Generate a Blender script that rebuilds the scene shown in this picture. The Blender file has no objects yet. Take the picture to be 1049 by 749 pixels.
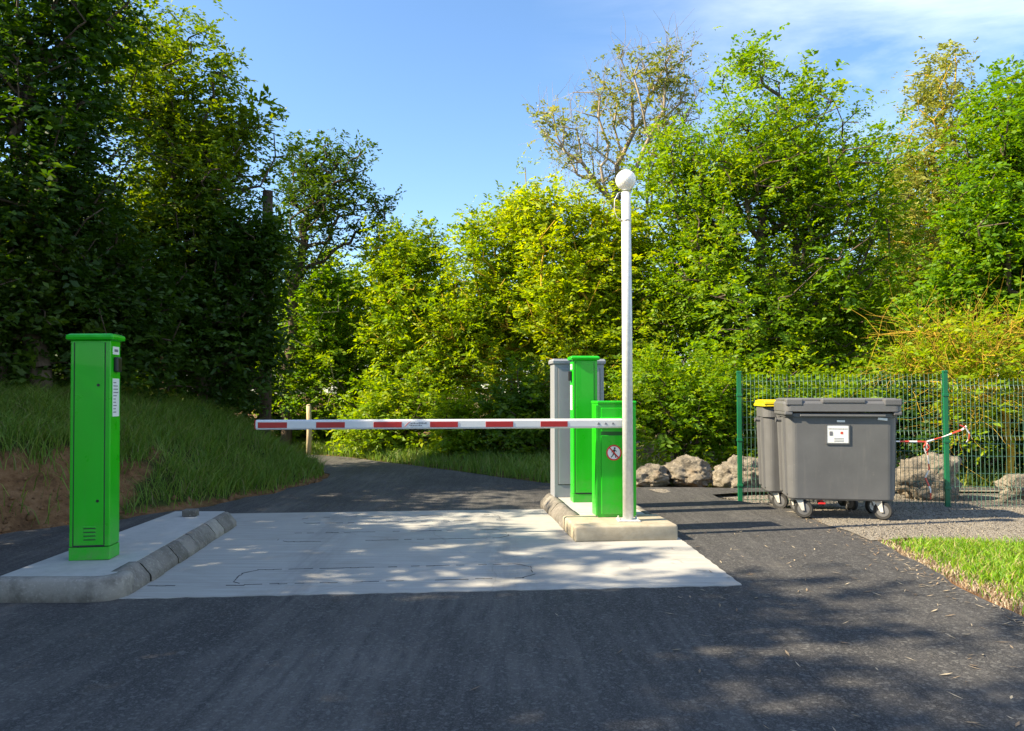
import bpy, bmesh, math, random
import numpy as np
from mathutils import Vector, Matrix

random.seed(7)
sc = bpy.context.scene
COL = sc.collection
PI = math.pi
R = math.radians
F, CX, HY, EYE = 787.0, 524.5, 404.0, 1.40      # measured lens, centre column, horizon row, eye height
SITE = R(6.0)                                    # the lane runs six degrees off the viewing axis
CS, SN = math.cos(SITE), math.sin(SITE)

def uv(u, v, z=0.0):
    return (u * CS - v * SN, u * SN + v * CS, z)
def wx(px, d): return (px - CX) / F * d
def wz(py, d): return EYE + (HY - py) / F * d

# ------------------------------------------------------------------ helpers
def tag(o, label=None, cat=None, group=None, kind=None):
    if label: o['label'] = label
    if cat: o['category'] = cat
    if group: o['group'] = group
    if kind: o['kind'] = kind
    return o

def thing(name, label, cat, loc=(0, 0, 0), rz=0.0, group=None):
    o = bpy.data.objects.new(name, None)
    o.empty_display_size = 0.2
    COL.objects.link(o)
    o.location = loc
    o.rotation_euler = (0, 0, rz)
    return tag(o, label, cat, group)

def link(name, me, mat, parent=None, smooth=False):
    if mat is not None and not me.materials:
        for m in (mat if isinstance(mat, (list, tuple)) else [mat]):
            me.materials.append(m)
    if smooth:
        me.polygons.foreach_set('use_smooth', np.ones(len(me.polygons), dtype=bool))
        me.update()
    o = bpy.data.objects.new(name, me)
    COL.objects.link(o)
    if parent is not None:
        o.parent = parent
    return o

def obj(name, bm, mat, parent=None, smooth=False):
    bmesh.ops.recalc_face_normals(bm, faces=bm.faces[:])
    me = bpy.data.meshes.new(name)
    bm.to_mesh(me)
    bm.free()
    return link(name, me, mat, parent, smooth)

def np_mesh(name, verts, faces, attrs=None, point_attrs=None):
    """verts (n,3), faces (m,k) with constant k"""
    me = bpy.data.meshes.new(name)
    n, (m, k) = len(verts), faces.shape
    me.vertices.add(n)
    me.vertices.foreach_set('co', verts.astype(np.float32).ravel())
    me.loops.add(m * k)
    me.loops.foreach_set('vertex_index', faces.astype(np.int32).ravel())
    me.polygons.add(m)
    me.polygons.foreach_set('loop_start', np.arange(0, m * k, k, dtype=np.int32))
    me.update(calc_edges=True)
    for nm, a in (attrs or {}).items():
        at = me.attributes.new(nm, 'FLOAT', 'FACE')
        at.data.foreach_set('value', a.astype(np.float32))
    for nm, a in (point_attrs or {}).items():
        at = me.attributes.new(nm, 'FLOAT', 'POINT')
        at.data.foreach_set('value', a.astype(np.float32))
    return me

def box(bm, x0, x1, y0, y1, z0, z1, bev=0.0, seg=2):
    vs = [bm.verts.new(p) for p in ((x0,y0,z0),(x1,y0,z0),(x1,y1,z0),(x0,y1,z0),(x0,y0,z1),(x1,y0,z1),(x1,y1,z1),(x0,y1,z1))]
    for f in ((0,3,2,1),(4,5,6,7),(0,1,5,4),(1,2,6,5),(2,3,7,6),(3,0,4,7)):
        bm.faces.new([vs[i] for i in f])
    if bev > 0:
        es = list({e for v in vs for e in v.link_edges})
        bmesh.ops.bevel(bm, geom=es, offset=bev, segments=seg, affect='EDGES', profile=0.5)
    return bm

def bbox(x0, x1, y0, y1, z0, z1, bev=0.0, seg=2):
    return box(bmesh.new(), x0, x1, y0, y1, z0, z1, bev, seg)

def tube(bm, pts, rads, sides=10, caps=True):
    pts = [Vector(p) for p in pts]
    if not isinstance(rads, (list, tuple)): rads = [rads] * len(pts)
    rings = []
    prev = None
    for i, p in enumerate(pts):
        t = (pts[min(i+1, len(pts)-1)] - pts[max(i-1, 0)]).normalized()
        if prev is None:
            a = Vector((0, 0, 1)) if abs(t.z) < 0.9 else Vector((1, 0, 0))
            n = t.cross(a).normalized()
        else:
            n = (prev - t * prev.dot(t)).normalized()
        prev = n
        b = t.cross(n)
        rings.append([bm.verts.new(p + (n * math.cos(2*PI*k/sides) + b * math.sin(2*PI*k/sides)) * rads[i]) for k in range(sides)])
    for a, b in zip(rings, rings[1:]):
        for k in range(sides):
            bm.faces.new((a[k], a[(k+1) % sides], b[(k+1) % sides], b[k]))
    if caps:
        bm.faces.new(rings[0][::-1]); bm.faces.new(rings[-1])
    return bm

def lathe(bm, prof, sides=24, c=(0, 0, 0), axis='z'):
    rings = []
    for r, h in prof:
        ring = []
        for k in range(sides):
            a = 2*PI*k/sides
            p = (r*math.cos(a), r*math.sin(a), h)
            if axis == 'x': p = (h, p[0], p[1])
            if axis == 'y': p = (p[0], h, p[1])
            ring.append(bm.verts.new((p[0]+c[0], p[1]+c[1], p[2]+c[2])))
        rings.append(ring)
    for a, b in zip(rings, rings[1:]):
        for k in range(sides):
            bm.faces.new((a[k], a[(k+1) % sides], b[(k+1) % sides], b[k]))
    bm.faces.new(rings[0][::-1]); bm.faces.new(rings[-1])
    return bm

def prism(bm, pts, z0, z1):
    a = [bm.verts.new((p[0], p[1], z0)) for p in pts]
    b = [bm.verts.new((p[0], p[1], z1)) for p in pts]
    n = len(pts)
    for k in range(n):
        bm.faces.new((a[k], a[(k+1) % n], b[(k+1) % n], b[k]))
    bm.faces.new(a[::-1]); bm.faces.new(b)
    return bm

def loft(bm, rings):
    rr = [[bm.verts.new(p) for p in r] for r in rings]
    n = len(rr[0])
    for a, b in zip(rr, rr[1:]):
        for k in range(n):
            bm.faces.new((a[k], a[(k+1) % n], b[(k+1) % n], b[k]))
    bm.faces.new(rr[0][::-1]); bm.faces.new(rr[-1])
    return bm

def rrect(hx, hy, r, z, n=5, cx=0, cy=0):
    out = []
    for qx, qy, a0 in ((1,1,0),(-1,1,90),(-1,-1,180),(1,-1,270)):
        for k in range(n+1):
            a = R(a0 + 90*k/n)
            out.append((cx + qx*(hx-r) + r*math.cos(a), cy + qy*(hy-r) + r*math.sin(a), z))
    return out

# ------------------------------------------------------------------ materials
class MatB:
    def __init__(self, name):
        self.m = bpy.data.materials.new(name)
        self.m.use_nodes = True
        self.nt = self.m.node_tree
        self.bsdf = self.nt.nodes['Principled BSDF']
        self.out = self.nt.nodes['Material Output']
    def n(self, t, **kw):
        nd = self.nt.nodes.new(t)
        for k, v in kw.items():
            if k.startswith('i_'):
                nd.inputs[k[2:].replace('_', ' ')].default_value = v
            else:
                setattr(nd, k, v)
        return nd
    def l(self, a, b): self.nt.links.new(a, b)
    def pos(self, scale=(1,1,1), rot=(0,0,0), kind='Object'):
        tc = self.n('ShaderNodeTexCoord')
        mp = self.n('ShaderNodeMapping')
        mp.inputs['Scale'].default_value = scale
        mp.inputs['Rotation'].default_value = rot
        self.l(tc.outputs[kind], mp.inputs['Vector'])
        return mp.outputs['Vector']
    def noise(self, vec, scale, detail=4, rough=0.55, dist=0.0):
        nd = self.n('ShaderNodeTexNoise')
        nd.inputs['Scale'].default_value = scale
        nd.inputs['Detail'].default_value = detail
        nd.inputs['Roughness'].default_value = rough
        nd.inputs['Distortion'].default_value = dist
        self.l(vec, nd.inputs['Vector'])
        return nd.outputs['Fac']
    def ramp(self, fac, stops):
        nd = self.n('ShaderNodeValToRGB')
        cr = nd.color_ramp
        while len(cr.elements) < len(stops): cr.elements.new(0.5)
        for e, (p, c) in zip(cr.elements, stops):
            e.position = p
            e.color = (c, c, c, 1) if not isinstance(c, tuple) else (*c, 1)
        self.l(fac, nd.inputs['Fac'])
        return nd.outputs['Color']
    def mix(self, fac, a, b, mode='MIX'):
        nd = self.n('ShaderNodeMix', data_type='RGBA', blend_type=mode)
        for s, i in ((fac, 0), (a, 6), (b, 7)):
            if hasattr(s, 'is_linked') or hasattr(s, 'links'): self.l(s, nd.inputs[i])
            elif i == 0: nd.inputs[0].default_value = s
            else: nd.inputs[i].default_value = (*s, 1)
        return nd.outputs[2]
    def bump(self, h, strength=0.3, dist=0.01):
        nd = self.n('ShaderNodeBump')
        nd.inputs['Strength'].default_value = strength
        nd.inputs['Distance'].default_value = dist
        self.l(h, nd.inputs['Height'])
        self.l(nd.outputs['Normal'], self.bsdf.inputs['Normal'])
    def base(self, c):
        if isinstance(c, tuple): self.bsdf.inputs['Base Color'].default_value = (*c, 1)
        else: self.l(c, self.bsdf.inputs['Base Color'])
    def set(self, rough=0.6, metal=0.0, spec=0.5, coat=0.0):
        self.bsdf.inputs['Roughness'].default_value = rough
        self.bsdf.inputs['Metallic'].default_value = metal
        self.bsdf.inputs['Specular IOR Level'].default_value = spec
        if coat: self.bsdf.inputs['Coat Weight'].default_value = coat
        return self.m

def m_paint(name, c, rough=0.35, var=0.12, scale=5, bump=0.02, spec=0.5, metal=0.0, coat=0.0):
    b = MatB(name)
    v = b.pos()
    n = b.noise(v, scale, 5)
    dark = tuple(x*(1-var) for x in c); lite = tuple(min(1, x*(1+var*0.6)) for x in c)
    b.base(b.ramp(n, [(0.3, dark), (0.7, lite)]))
    b.bump(b.noise(v, 180, 3), bump, 0.002)
    return b.set(rough, metal, spec, coat)

def m_leaf(name, stops, trans=0.42, tcol=1.5):
    b = MatB(name)
    at = b.n('ShaderNodeAttribute', attribute_name='tint')
    c = b.ramp(at.outputs['Fac'], stops)
    oi = b.n('ShaderNodeObjectInfo')
    h0 = b.n('ShaderNodeHueSaturation')          # every plant has its own shade of green
    mr = b.n('ShaderNodeMapRange'); mr.inputs[3].default_value = 0.476; mr.inputs[4].default_value = 0.506
    mv = b.n('ShaderNodeMapRange'); mv.inputs[3].default_value = 1.16; mv.inputs[4].default_value = 0.90
    b.l(oi.outputs['Random'], mr.inputs[0]); b.l(oi.outputs['Random'], mv.inputs[0])
    b.l(mr.outputs[0], h0.inputs['Hue']); b.l(mv.outputs[0], h0.inputs['Value'])
    b.l(c, h0.inputs['Color']); c = h0.outputs['Color']
    b.base(c)
    b.set(0.5, 0, 0.35)
    tr = b.n('ShaderNodeBsdfTranslucent')
    hs = b.n('ShaderNodeHueSaturation')
    hs.inputs['Hue'].default_value = 0.485
    hs.inputs['Saturation'].default_value = 1.1
    hs.inputs['Value'].default_value = tcol
    b.l(c, hs.inputs['Color'])
    b.l(hs.outputs['Color'], tr.inputs['Color'])
    mx = b.n('ShaderNodeMixShader')
    mx.inputs['Fac'].default_value = trans
    b.l(b.bsdf.outputs[0], mx.inputs[1]); b.l(tr.outputs[0], mx.inputs[2])
    b.l(mx.outputs[0], b.out.inputs['Surface'])
    return b.m

def m_bark(name, dark, lite, scale=6):
    b = MatB(name)
    v = b.pos((1, 1, 0.25))
    n = b.noise(v, scale, 6, 0.65)
    b.base(b.ramp(n, [(0.3, dark), (0.7, lite)]))
    b.bump(b.noise(v, scale*4, 5), 0.6, 0.03)
    return b.set(0.9, 0, 0.2)

M = {}
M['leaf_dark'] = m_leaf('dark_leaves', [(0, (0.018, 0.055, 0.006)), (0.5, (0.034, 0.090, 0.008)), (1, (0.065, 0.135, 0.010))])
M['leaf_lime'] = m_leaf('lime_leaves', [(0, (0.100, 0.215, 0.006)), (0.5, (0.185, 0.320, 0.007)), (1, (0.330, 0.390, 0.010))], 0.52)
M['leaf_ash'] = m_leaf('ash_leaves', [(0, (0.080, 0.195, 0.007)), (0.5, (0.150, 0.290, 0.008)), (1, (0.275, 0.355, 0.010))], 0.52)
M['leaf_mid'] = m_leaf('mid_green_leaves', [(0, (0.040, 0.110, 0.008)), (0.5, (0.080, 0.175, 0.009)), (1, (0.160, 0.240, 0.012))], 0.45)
M['leaf_sparse'] = m_leaf('sparse_leaves', [(0, (0.100, 0.160, 0.030)), (0.6, (0.190, 0.250, 0.045)), (1, (0.290, 0.310, 0.080))], 0.35)
M['leaf_pale'] = m_leaf('pale_yellow_leaves', [(0, (0.170, 0.210, 0.040)), (0.5, (0.290, 0.320, 0.060)), (1, (0.400, 0.400, 0.100))], 0.38)
M['bark'] = m_bark('brown_bark', (0.045, 0.032, 0.022), (0.16, 0.12, 0.085))
M['bark_grey'] = m_bark('grey_lichen_bark', (0.19, 0.145, 0.095), (0.44, 0.36, 0.26))
M['bark_ochre'] = m_bark('ochre_lichen_bark', (0.28, 0.17, 0.018), (0.58, 0.39, 0.045))
M['bark_pale'] = m_bark('pale_bark', (0.24, 0.20, 0.13), (0.50, 0.43, 0.30))

def m_asphalt():
    b = MatB('asphalt')
    v = b.pos()
    along = b.pos((1.0, 0.10, 1.0), (0, 0, -R(8)))
    big = b.noise(v, 0.55, 5, 0.62)
    track = b.noise(along, 1.5, 5, 0.6, 0.4)
    streak = b.noise(along, 14.0, 5, 0.65)
    mm = b.n('ShaderNodeMath', operation='MULTIPLY'); b.l(track, mm.inputs[0]); b.l(streak, mm.inputs[1])
    # the lane is worn paler where vehicles stop for the barrier
    sx = b.n('ShaderNodeSeparateXYZ'); b.l(b.pos((1, 1, 1), (0, 0, -SITE)), sx.inputs[0])
    lane = b.n('ShaderNodeMapRange', interpolation_type='SMOOTHSTEP'); b.l(sx.outputs['X'], lane.inputs[0])
    lane.inputs[1].default_value = 1.9; lane.inputs[2].default_value = 0.3
    ln = b.n('ShaderNodeMath', operation='MULTIPLY_ADD'); b.l(lane.outputs[0], ln.inputs[0]); ln.inputs[1].default_value = 0.11; b.l(mm.outputs[0], ln.inputs[2])
    c = b.ramp(ln.outputs[0], [(0.16, (0.024, 0.023, 0.024)), (0.30, (0.052, 0.050, 0.050)), (0.45, (0.115, 0.107, 0.098))])
    c = b.mix(b.ramp(big, [(0.40, 0.0), (0.62, 0.70)]), c, (0.029, 0.028, 0.029))
    vo = b.n('ShaderNodeTexVoronoi'); vo.inputs['Scale'].default_value = 150; b.l(v, vo.inputs['Vector'])
    c = b.mix(b.ramp(vo.outputs['Color'], [(0.50, 0.0), (0.95, 0.55)]), c, (0.155, 0.148, 0.138))
    c = b.mix(b.ramp(b.noise(v, 75, 3), [(0.60, 0.0), (0.75, 0.6)]), c, (0.012, 0.012, 0.013))
    v2 = b.n('ShaderNodeTexVoronoi'); v2.inputs['Scale'].default_value = 62; b.l(v, v2.inputs['Vector'])
    sp2 = b.n('ShaderNodeSeparateXYZ'); b.l(v2.outputs['Color'], sp2.inputs[0])
    c = b.mix(b.ramp(sp2.outputs['X'], [(0.80, 0.0), (0.97, 0.45)]), c, (0.17, 0.165, 0.155))
    dust = b.noise(v, 2.3, 7, 0.7, 0.8)
    c = b.mix(b.ramp(dust, [(0.58, 0.0), (0.80, 0.35)]), c, (0.17, 0.15, 0.12))
    b.base(c)
    b.bump(b.ramp(vo.outputs['Distance'], [(0.0, 1.0), (0.6, 0.0)]), 0.45, 0.004)
    return b.set(0.84, 0, 0.3)
M['asphalt'] = m_asphalt()

def m_concrete(name, a, c2, rot=-SITE, broom=True, stain=0.35, stainc=(0.20, 0.18, 0.15)):
    b = MatB(name)
    v = b.pos()
    br = b.pos((0.6, 14.0, 1.0), (0, 0, rot))
    fine = b.noise(br if broom else v, 2.2 if broom else 9, 5, 0.65)
    c = b.ramp(fine, [(0.3, a), (0.72, c2)])
    st = b.noise(v, 1.3, 6, 0.68, 0.5)
    c = b.mix(b.ramp(st, [(0.48, 0.0), (0.75, stain)]), c, stainc)
    if broom:
        sx = b.n('ShaderNodeSeparateXYZ'); b.l(b.pos((1, 1, 1), (0, 0, -SITE)), sx.inputs[0])
        lng = b.pos((5.0, 0.7, 1.0), (0, 0, -SITE))
        for uc in (-0.98, 0.62):
            d1 = b.n('ShaderNodeMath', operation='SUBTRACT'); b.l(sx.outputs['X'], d1.inputs[0]); d1.inputs[1].default_value = uc
            d2 = b.n('ShaderNodeMath', operation='ABSOLUTE'); b.l(d1.outputs[0], d2.inputs[0])
            band = b.n('ShaderNodeMapRange', interpolation_type='SMOOTHSTEP'); b.l(d2.outputs[0], band.inputs[0]); band.inputs[1].default_value = 0.30; band.inputs[2].default_value = 0.05
            q = b.n('ShaderNodeMath', operation='MULTIPLY'); b.l(band.outputs[0], q.inputs[0]); b.l(b.ramp(b.noise(lng, 1.6, 6, 0.7), [(0.38, 0.0), (0.75, 0.60)]), q.inputs[1])
            c = b.mix(q.outputs[0], c, (0.15, 0.145, 0.14))
        ve = b.n('ShaderNodeTexVoronoi', feature='DISTANCE_TO_EDGE'); ve.inputs['Scale'].default_value = 0.55
        nzv = b.n('ShaderNodeTexNoise'); nzv.inputs['Scale'].default_value = 3.0; nzv.inputs['Detail'].default_value = 6; b.l(v, nzv.inputs['Vector'])
        mxv = b.n('ShaderNodeMix', data_type='RGBA'); mxv.inputs[0].default_value = 0.16; b.l(v, mxv.inputs[6]); b.l(nzv.outputs['Color'], mxv.inputs[7])
        b.l(mxv.outputs[2], ve.inputs['Vector'])
        c = b.mix(b.ramp(ve.outputs['Distance'], [(0.0, 0.22), (0.004, 0.0)]), c, (0.10, 0.095, 0.085))
    sp = b.noise(v, 55, 3, 0.6)
    c = b.mix(b.ramp(sp, [(0.62, 0.0), (0.8, 0.35)]), c, (0.16, 0.15, 0.13))
    b.base(c)
    b.bump(b.noise(br if broom else v, 9 if broom else 40, 5), 0.25, 0.008)
    return b.set(0.85, 0, 0.3)
M['concrete'] = m_concrete('pale_broomed_concrete', (0.31, 0.30, 0.275), (0.42, 0.41, 0.38), stain=0.40)
M['concrete_top'] = m_concrete('pale_island_concrete', (0.36, 0.355, 0.335), (0.45, 0.44, 0.415), broom=False, stain=0.18)
M['plinth'] = m_concrete('cast_plinth_concrete', (0.31, 0.265, 0.19), (0.43, 0.38, 0.285), broom=False, stain=0.5, stainc=(0.22, 0.17, 0.11))

def m_kerb():
    b = MatB('weathered_kerb_concrete')
    v = b.pos()
    at = b.n('ShaderNodeAttribute', attribute_name='tint')
    c = b.ramp(at.outputs['Fac'], [(0.0, (0.15, 0.137, 0.118)), (0.5, (0.22, 0.20, 0.175)), (1.0, (0.32, 0.295, 0.255))])
    c = b.mix(b.ramp(b.noise(v, 5, 6, 0.7), [(0.42, 0.0), (0.68, 0.7)]), c, (0.075, 0.068, 0.058))
    c = b.mix(b.ramp(b.noise(v, 45, 3), [(0.55, 0.0), (0.8, 0.5)]), c, (0.5, 0.47, 0.42))
    b.base(c)
    b.bump(b.noise(v, 60, 5), 0.4, 0.006)
    return b.set(0.9, 0, 0.25)
M['kerb'] = m_kerb()

def m_gravel():
    b = MatB('pale_gravel')
    v = b.pos()
    vo = b.n('ShaderNodeTexVoronoi'); vo.inputs['Scale'].default_value = 70; b.l(v, vo.inputs['Vector'])
    c = b.ramp(vo.outputs['Color'], [(0.1, (0.12, 0.105, 0.085)), (0.5, (0.25, 0.22, 0.18)), (0.9, (0.38, 0.345, 0.29))])
    c = b.mix(b.ramp(b.noise(v, 0.9, 5, 0.65), [(0.45, 0.0), (0.7, 0.55)]), c, (0.19, 0.17, 0.15))
    b.base(c)
    b.bump(b.ramp(vo.outputs['Distance'], [(0.0, 1.0), (0.7, 0.0)]), 0.9, 0.02)
    return b.set(0.95, 0, 0.2)
M['gravel'] = m_gravel()

def m_terrain():
    b = MatB('grassy_ground')
    v = b.pos()
    at = b.n('ShaderNodeAttribute', attribute_name='soil')
    n1 = b.noise(v, 3.0, 7, 0.7)
    add = b.n('ShaderNodeMath', operation='ADD'); b.l(at.outputs['Fac'], add.inputs[0])
    sub = b.n('ShaderNodeMath', operation='MULTIPLY_ADD'); b.l(n1, sub.inputs[0]); sub.inputs[1].default_value = 1.1; sub.inputs[2].default_value = -0.55
    b.l(sub.outputs[0], add.inputs[1])
    grass = b.ramp(b.noise(v, 7, 6), [(0.3, (0.030, 0.042, 0.010)), (0.7, (0.075, 0.090, 0.022))])
    soil = b.ramp(b.noise(v, 5, 8, 0.7), [(0.28, (0.075, 0.038, 0.018)), (0.5, (0.200, 0.105, 0.048)), (0.75, (0.330, 0.195, 0.100))])
    b.base(b.mix(b.ramp(add.outputs[0], [(0.38, 0.0), (0.58, 1.0)]), grass, soil))
    b.bump(b.noise(v, 16, 8, 0.7), 0.8, 0.06)
    return b.set(0.95, 0, 0.15)
M['terrain'] = m_terrain()
M['soil'] = m_paint('brown_soil', (0.20, 0.11, 0.055), 0.95, 0.5, 4, 0.3, 0.1)

def m_grass(name, stops, trans=0.35):
    return m_leaf(name, stops, trans, 1.4)
M['grass'] = m_grass('tall_grass', [(0, (0.085, 0.175, 0.022)), (0.55, (0.145, 0.265, 0.032)), (0.9, (0.240, 0.310, 0.060)), (1, (0.24, 0.20, 0.09))])
M['lawn'] = m_grass('short_grass', [(0, (0.090, 0.230, 0.010)), (0.5, (0.160, 0.340, 0.012)), (0.82, (0.280, 0.400, 0.020)), (0.9, (0.36, 0.28, 0.12)), (1, (0.48, 0.38, 0.20))])
M['dryleaf'] = m_grass('dry_leaf', [(0, (0.16, 0.11, 0.06)), (0.5, (0.30, 0.24, 0.15)), (1, (0.45, 0.40, 0.28))], 0.15)

def m_green():
    b = MatB('bright_green_paint')
    v = b.pos()
    c = b.ramp(b.noise(v, 3, 5), [(0.3, (0.009, 0.43, 0.004)), (0.7, (0.013, 0.50, 0.006))])
    sep = b.n('ShaderNodeSeparateXYZ'); b.l(v, sep.inputs[0])
    low = b.n('ShaderNodeMapRange'); low.inputs[1].default_value = 0.40; low.inputs[2].default_value = 0.0; b.l(sep.outputs['Z'], low.inputs[0])
    mu = b.n('ShaderNodeMath', operation='MULTIPLY'); b.l(low.outputs[0], mu.inputs[0])
    b.l(b.ramp(b.noise(v, 11, 6, 0.7), [(0.35, 0.0), (0.75, 0.60)]), mu.inputs[1])
    c = b.mix(mu.outputs[0], c, (0.16, 0.22, 0.10))          # splashed dust near the foot
    st = b.pos((14, 14, 0.5))
    c = b.mix(b.ramp(b.noise(st, 2.0, 5, 0.6), [(0.60, 0.0), (0.85, 0.30)]), c, (0.05, 0.30, 0.04))
    b.base(c)
    b.l(b.ramp(b.noise(v, 6, 5), [(0.3, 0.26), (0.7, 0.44)]), b.bsdf.inputs['Roughness'])
    b.bump(b.noise(v, 160, 3), 0.03, 0.002)
    b.bsdf.inputs['Specular IOR Level'].default_value = 0.45
    b.bsdf.inputs['Coat Weight'].default_value = 0.2
    return b.m
M['green'] = m_green()
M['green_dark'] = m_paint('green_seam', (0.006, 0.10, 0.006), 0.5)
M['grey_paint'] = m_paint('light_grey_paint', (0.27, 0.285, 0.32), 0.4, 0.05, 3)
M['white_paint'] = m_paint('white_paint', (0.68, 0.68, 0.67), 0.35, 0.06, 4)
M['seam'] = m_paint('dark_seam', (0.03, 0.03, 0.03), 0.7)
M['black'] = m_paint('black_plastic', (0.012, 0.012, 0.014), 0.35)
M['rubber'] = m_paint('tyre_rubber', (0.028, 0.027, 0.026), 0.8, 0.3, 9)
M['steel'] = m_paint('galvanised_steel', (0.66, 0.66, 0.64), 0.45, 0.14, 22, 0.05, 0.5, 0.2)
M['zinc'] = m_paint('zinc_bracket', (0.60, 0.58, 0.54), 0.5, 0.25, 25, 0.05, 0.5, 0.4)
M['red'] = m_paint('red_reflective', (0.42, 0.016, 0.014), 0.35, 0.10, 8)
M['sign_red'] = m_paint('sign_red', (0.62, 0.022, 0.018), 0.4)
M['label'] = m_paint('white_label', (0.78, 0.78, 0.76), 0.4, 0.05)
M['ink'] = m_paint('printed_ink', (0.16, 0.16, 0.18), 0.6)
M['ink_red'] = m_paint('printed_red', (0.55, 0.08, 0.05), 0.6)
M['post_wood'] = m_bark('pale_post_wood', (0.40, 0.32, 0.19), (0.62, 0.52, 0.34))
M['fence'] = m_paint('green_coated_wire', (0.050, 0.125, 0.092), 0.4, 0.10, 6)
M['fence_post'] = m_paint('green_coated_post', (0.005, 0.125, 0.050), 0.38, 0.10, 4)
M['globe'] = m_paint('opal_globe', (0.86, 0.84, 0.80), 0.25, 0.03, 4, 0.0)
_g = M['globe'].node_tree.nodes['Principled BSDF']; _g.inputs['Subsurface Weight'].default_value = 0.7; _g.inputs['Subsurface Radius'].default_value = (0.25, 0.24, 0.22); _g.inputs['Subsurface Scale'].default_value = 0.5
def m_bin():
    b = MatB('grey_bin_plastic')
    v = b.pos()
    n = b.noise(v, 2.2, 6, 0.62)
    c = b.ramp(n, [(0.3, (0.096, 0.097, 0.101)), (0.7, (0.128, 0.129, 0.133))])
    sv = b.pos((9, 9, 0.7))
    c = b.mix(b.ramp(b.noise(sv, 2.4, 5, 0.6), [(0.56, 0.0), (0.78, 0.30)]), c, (0.21, 0.195, 0.175))
    c = b.mix(b.ramp(b.noise(v, 26, 4), [(0.66, 0.0), (0.76, 0.3)]), c, (0.24, 0.22, 0.19))
    b.base(c)
    b.bump(b.noise(v, 240, 3), 0.10, 0.002)
    return b.set(0.52, 0, 0.4)
M['bin'] = m_bin()
M['bin_lid'] = m_paint('grey_lid_plastic', (0.115, 0.115, 0.120), 0.48, 0.14, 3, 0.05)
M['yellow'] = m_paint('yellow_lid_plastic', (0.74, 0.56, 0.008), 0.45, 0.08, 4)
def m_rock():
    b = MatB('limestone')
    v = b.pos()
    n = b.noise(v, 2.6, 9, 0.72, 0.6)
    c = b.ramp(n, [(0.30, (0.13, 0.112, 0.085)), (0.5, (0.34, 0.295, 0.23)), (0.70, (0.52, 0.46, 0.36))])
    c = b.mix(b.ramp(b.noise(v, 8, 6, 0.65), [(0.56, 0.0), (0.72, 0.45)]), c, (0.13, 0.115, 0.095))
    c = b.mix(b.ramp(b.noise(v, 1.5, 5), [(0.58, 0.0), (0.72, 0.5)]), c, (0.42, 0.27, 0.13))
    mus = b.n('ShaderNodeTexMusgrave') if hasattr(bpy.types, 'ShaderNodeTexMusgrave') else None
    pit = b.n('ShaderNodeTexVoronoi', feature='DISTANCE_TO_EDGE'); pit.inputs['Scale'].default_value = 5.0; b.l(b.pos((1, 1, 1.6)), pit.inputs['Vector'])
    c = b.mix(b.ramp(pit.outputs['Distance'], [(0.0, 0.35), (0.06, 0.0)]), c, (0.07, 0.06, 0.045))
    c = b.mix(b.ramp(b.noise(v, 30, 5, 0.7), [(0.55, 0.0), (0.72, 0.5)]), c, (0.09, 0.08, 0.065))
    b.base(c)
    b.bump(b.noise(v, 7, 9, 0.78), 1.0, 0.12)
    return b.set(0.95, 0, 0.2)
M['rock'] = m_rock()
def m_tape():
    b = MatB('red_white_tape')
    at = b.n('ShaderNodeAttribute', attribute_name='tint')
    r = b.ramp(at.outputs['Fac'], [(0.0, (0.75, 0.72, 0.68)), (1.0, (0.62, 0.06, 0.03))])
    b.base(r)
    return b.set(0.4)
M['tape'] = m_tape()

# ------------------------------------------------------------------ terrain
BX_Y = [-60, -8, 2, 6.0, 7.8, 8.74, 9.5, 11.0, 12.6, 14.5, 60]
BX_X = [-7.5, -6.4, -6.0, -5.7, -5.25, -4.55, -4.05, -3.55, -3.22, -3.2, -3.2]
RN_X = [-80, -20, -8, -5.0, -3.8, -3.0, 5]
RN_Y = [28, 20.5, 17.0, 15.4, 14.2, 13.2, 13.2]       # near edge of the road beyond the bend
RF_X = [-80, -20, -8, -3.8, -1.4, 0.55, 1.6, 4, 30]
RF_Y = [33, 25.0, 19.8, 17.4, 14.6, 12.2, 11.75, 11.6, 11.5]   # far edge of the road
def wob(x, y, s=1.0):
    return (np.sin(x*2.1*s + 1.3*np.sin(y*1.7*s)) + np.sin(y*2.7*s + 1.1*np.sin(x*2.3*s + 2))) * 0.5
def bank_s(x, y):
    a = np.interp(y, BX_Y, BX_X) - x
    b = (np.interp(x, RN_X, RN_Y) - y) * 0.9
    k = 0.35
    h = np.clip(0.5 + 0.5*(b - a)/k, 0, 1)
    return b*(1-h) + a*h - k*h*(1-h) + 0.10*wob(x, y, 1.7)
def far_t(x, y):
    return y - np.interp(x, RF_X, RF_Y)
def hgt(x, y):
    x = np.asarray(x, dtype=float); y = np.asarray(y, dtype=float)
    s = bank_s(x, y)
    steep = np.clip((-3.6 - x)/1.6, 0, 1)
    prof_a = np.interp(s, [0, 0.15, 1.0, 3.0, 8, 20, 60], [0, 0.10, 0.80, 1.35, 2.2, 4.0, 9.0])
    prof_b = np.interp(s, [0, 0.15, 1.0, 3.0, 8, 20, 60], [0, 0.10, 0.36, 1.00, 2.0, 4.0, 9.0])
    h = np.where(s > 0, prof_a*steep + prof_b*(1-steep), 0)
    h = h + np.where(s > 0.1, 0.07*wob(x, y, 1.9) + 0.03*wob(x, y, 5.1), 0)*np.clip(s*1.5, 0, 1)
    t = far_t(x, y)
    h = h + np.where((t > 0) & (s < 0), np.interp(t, [0, 1.2, 10, 60], [0, 0.12, 0.3, 1.5]) * np.clip((3 - x)/2.5, 0, 1), 0)
    dip = np.clip((y - 9.2)/0.8, 0, 1) * np.clip((x - 2.2)/0.6, 0, 1)
    return h - 0.06*dip - 0.02
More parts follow.
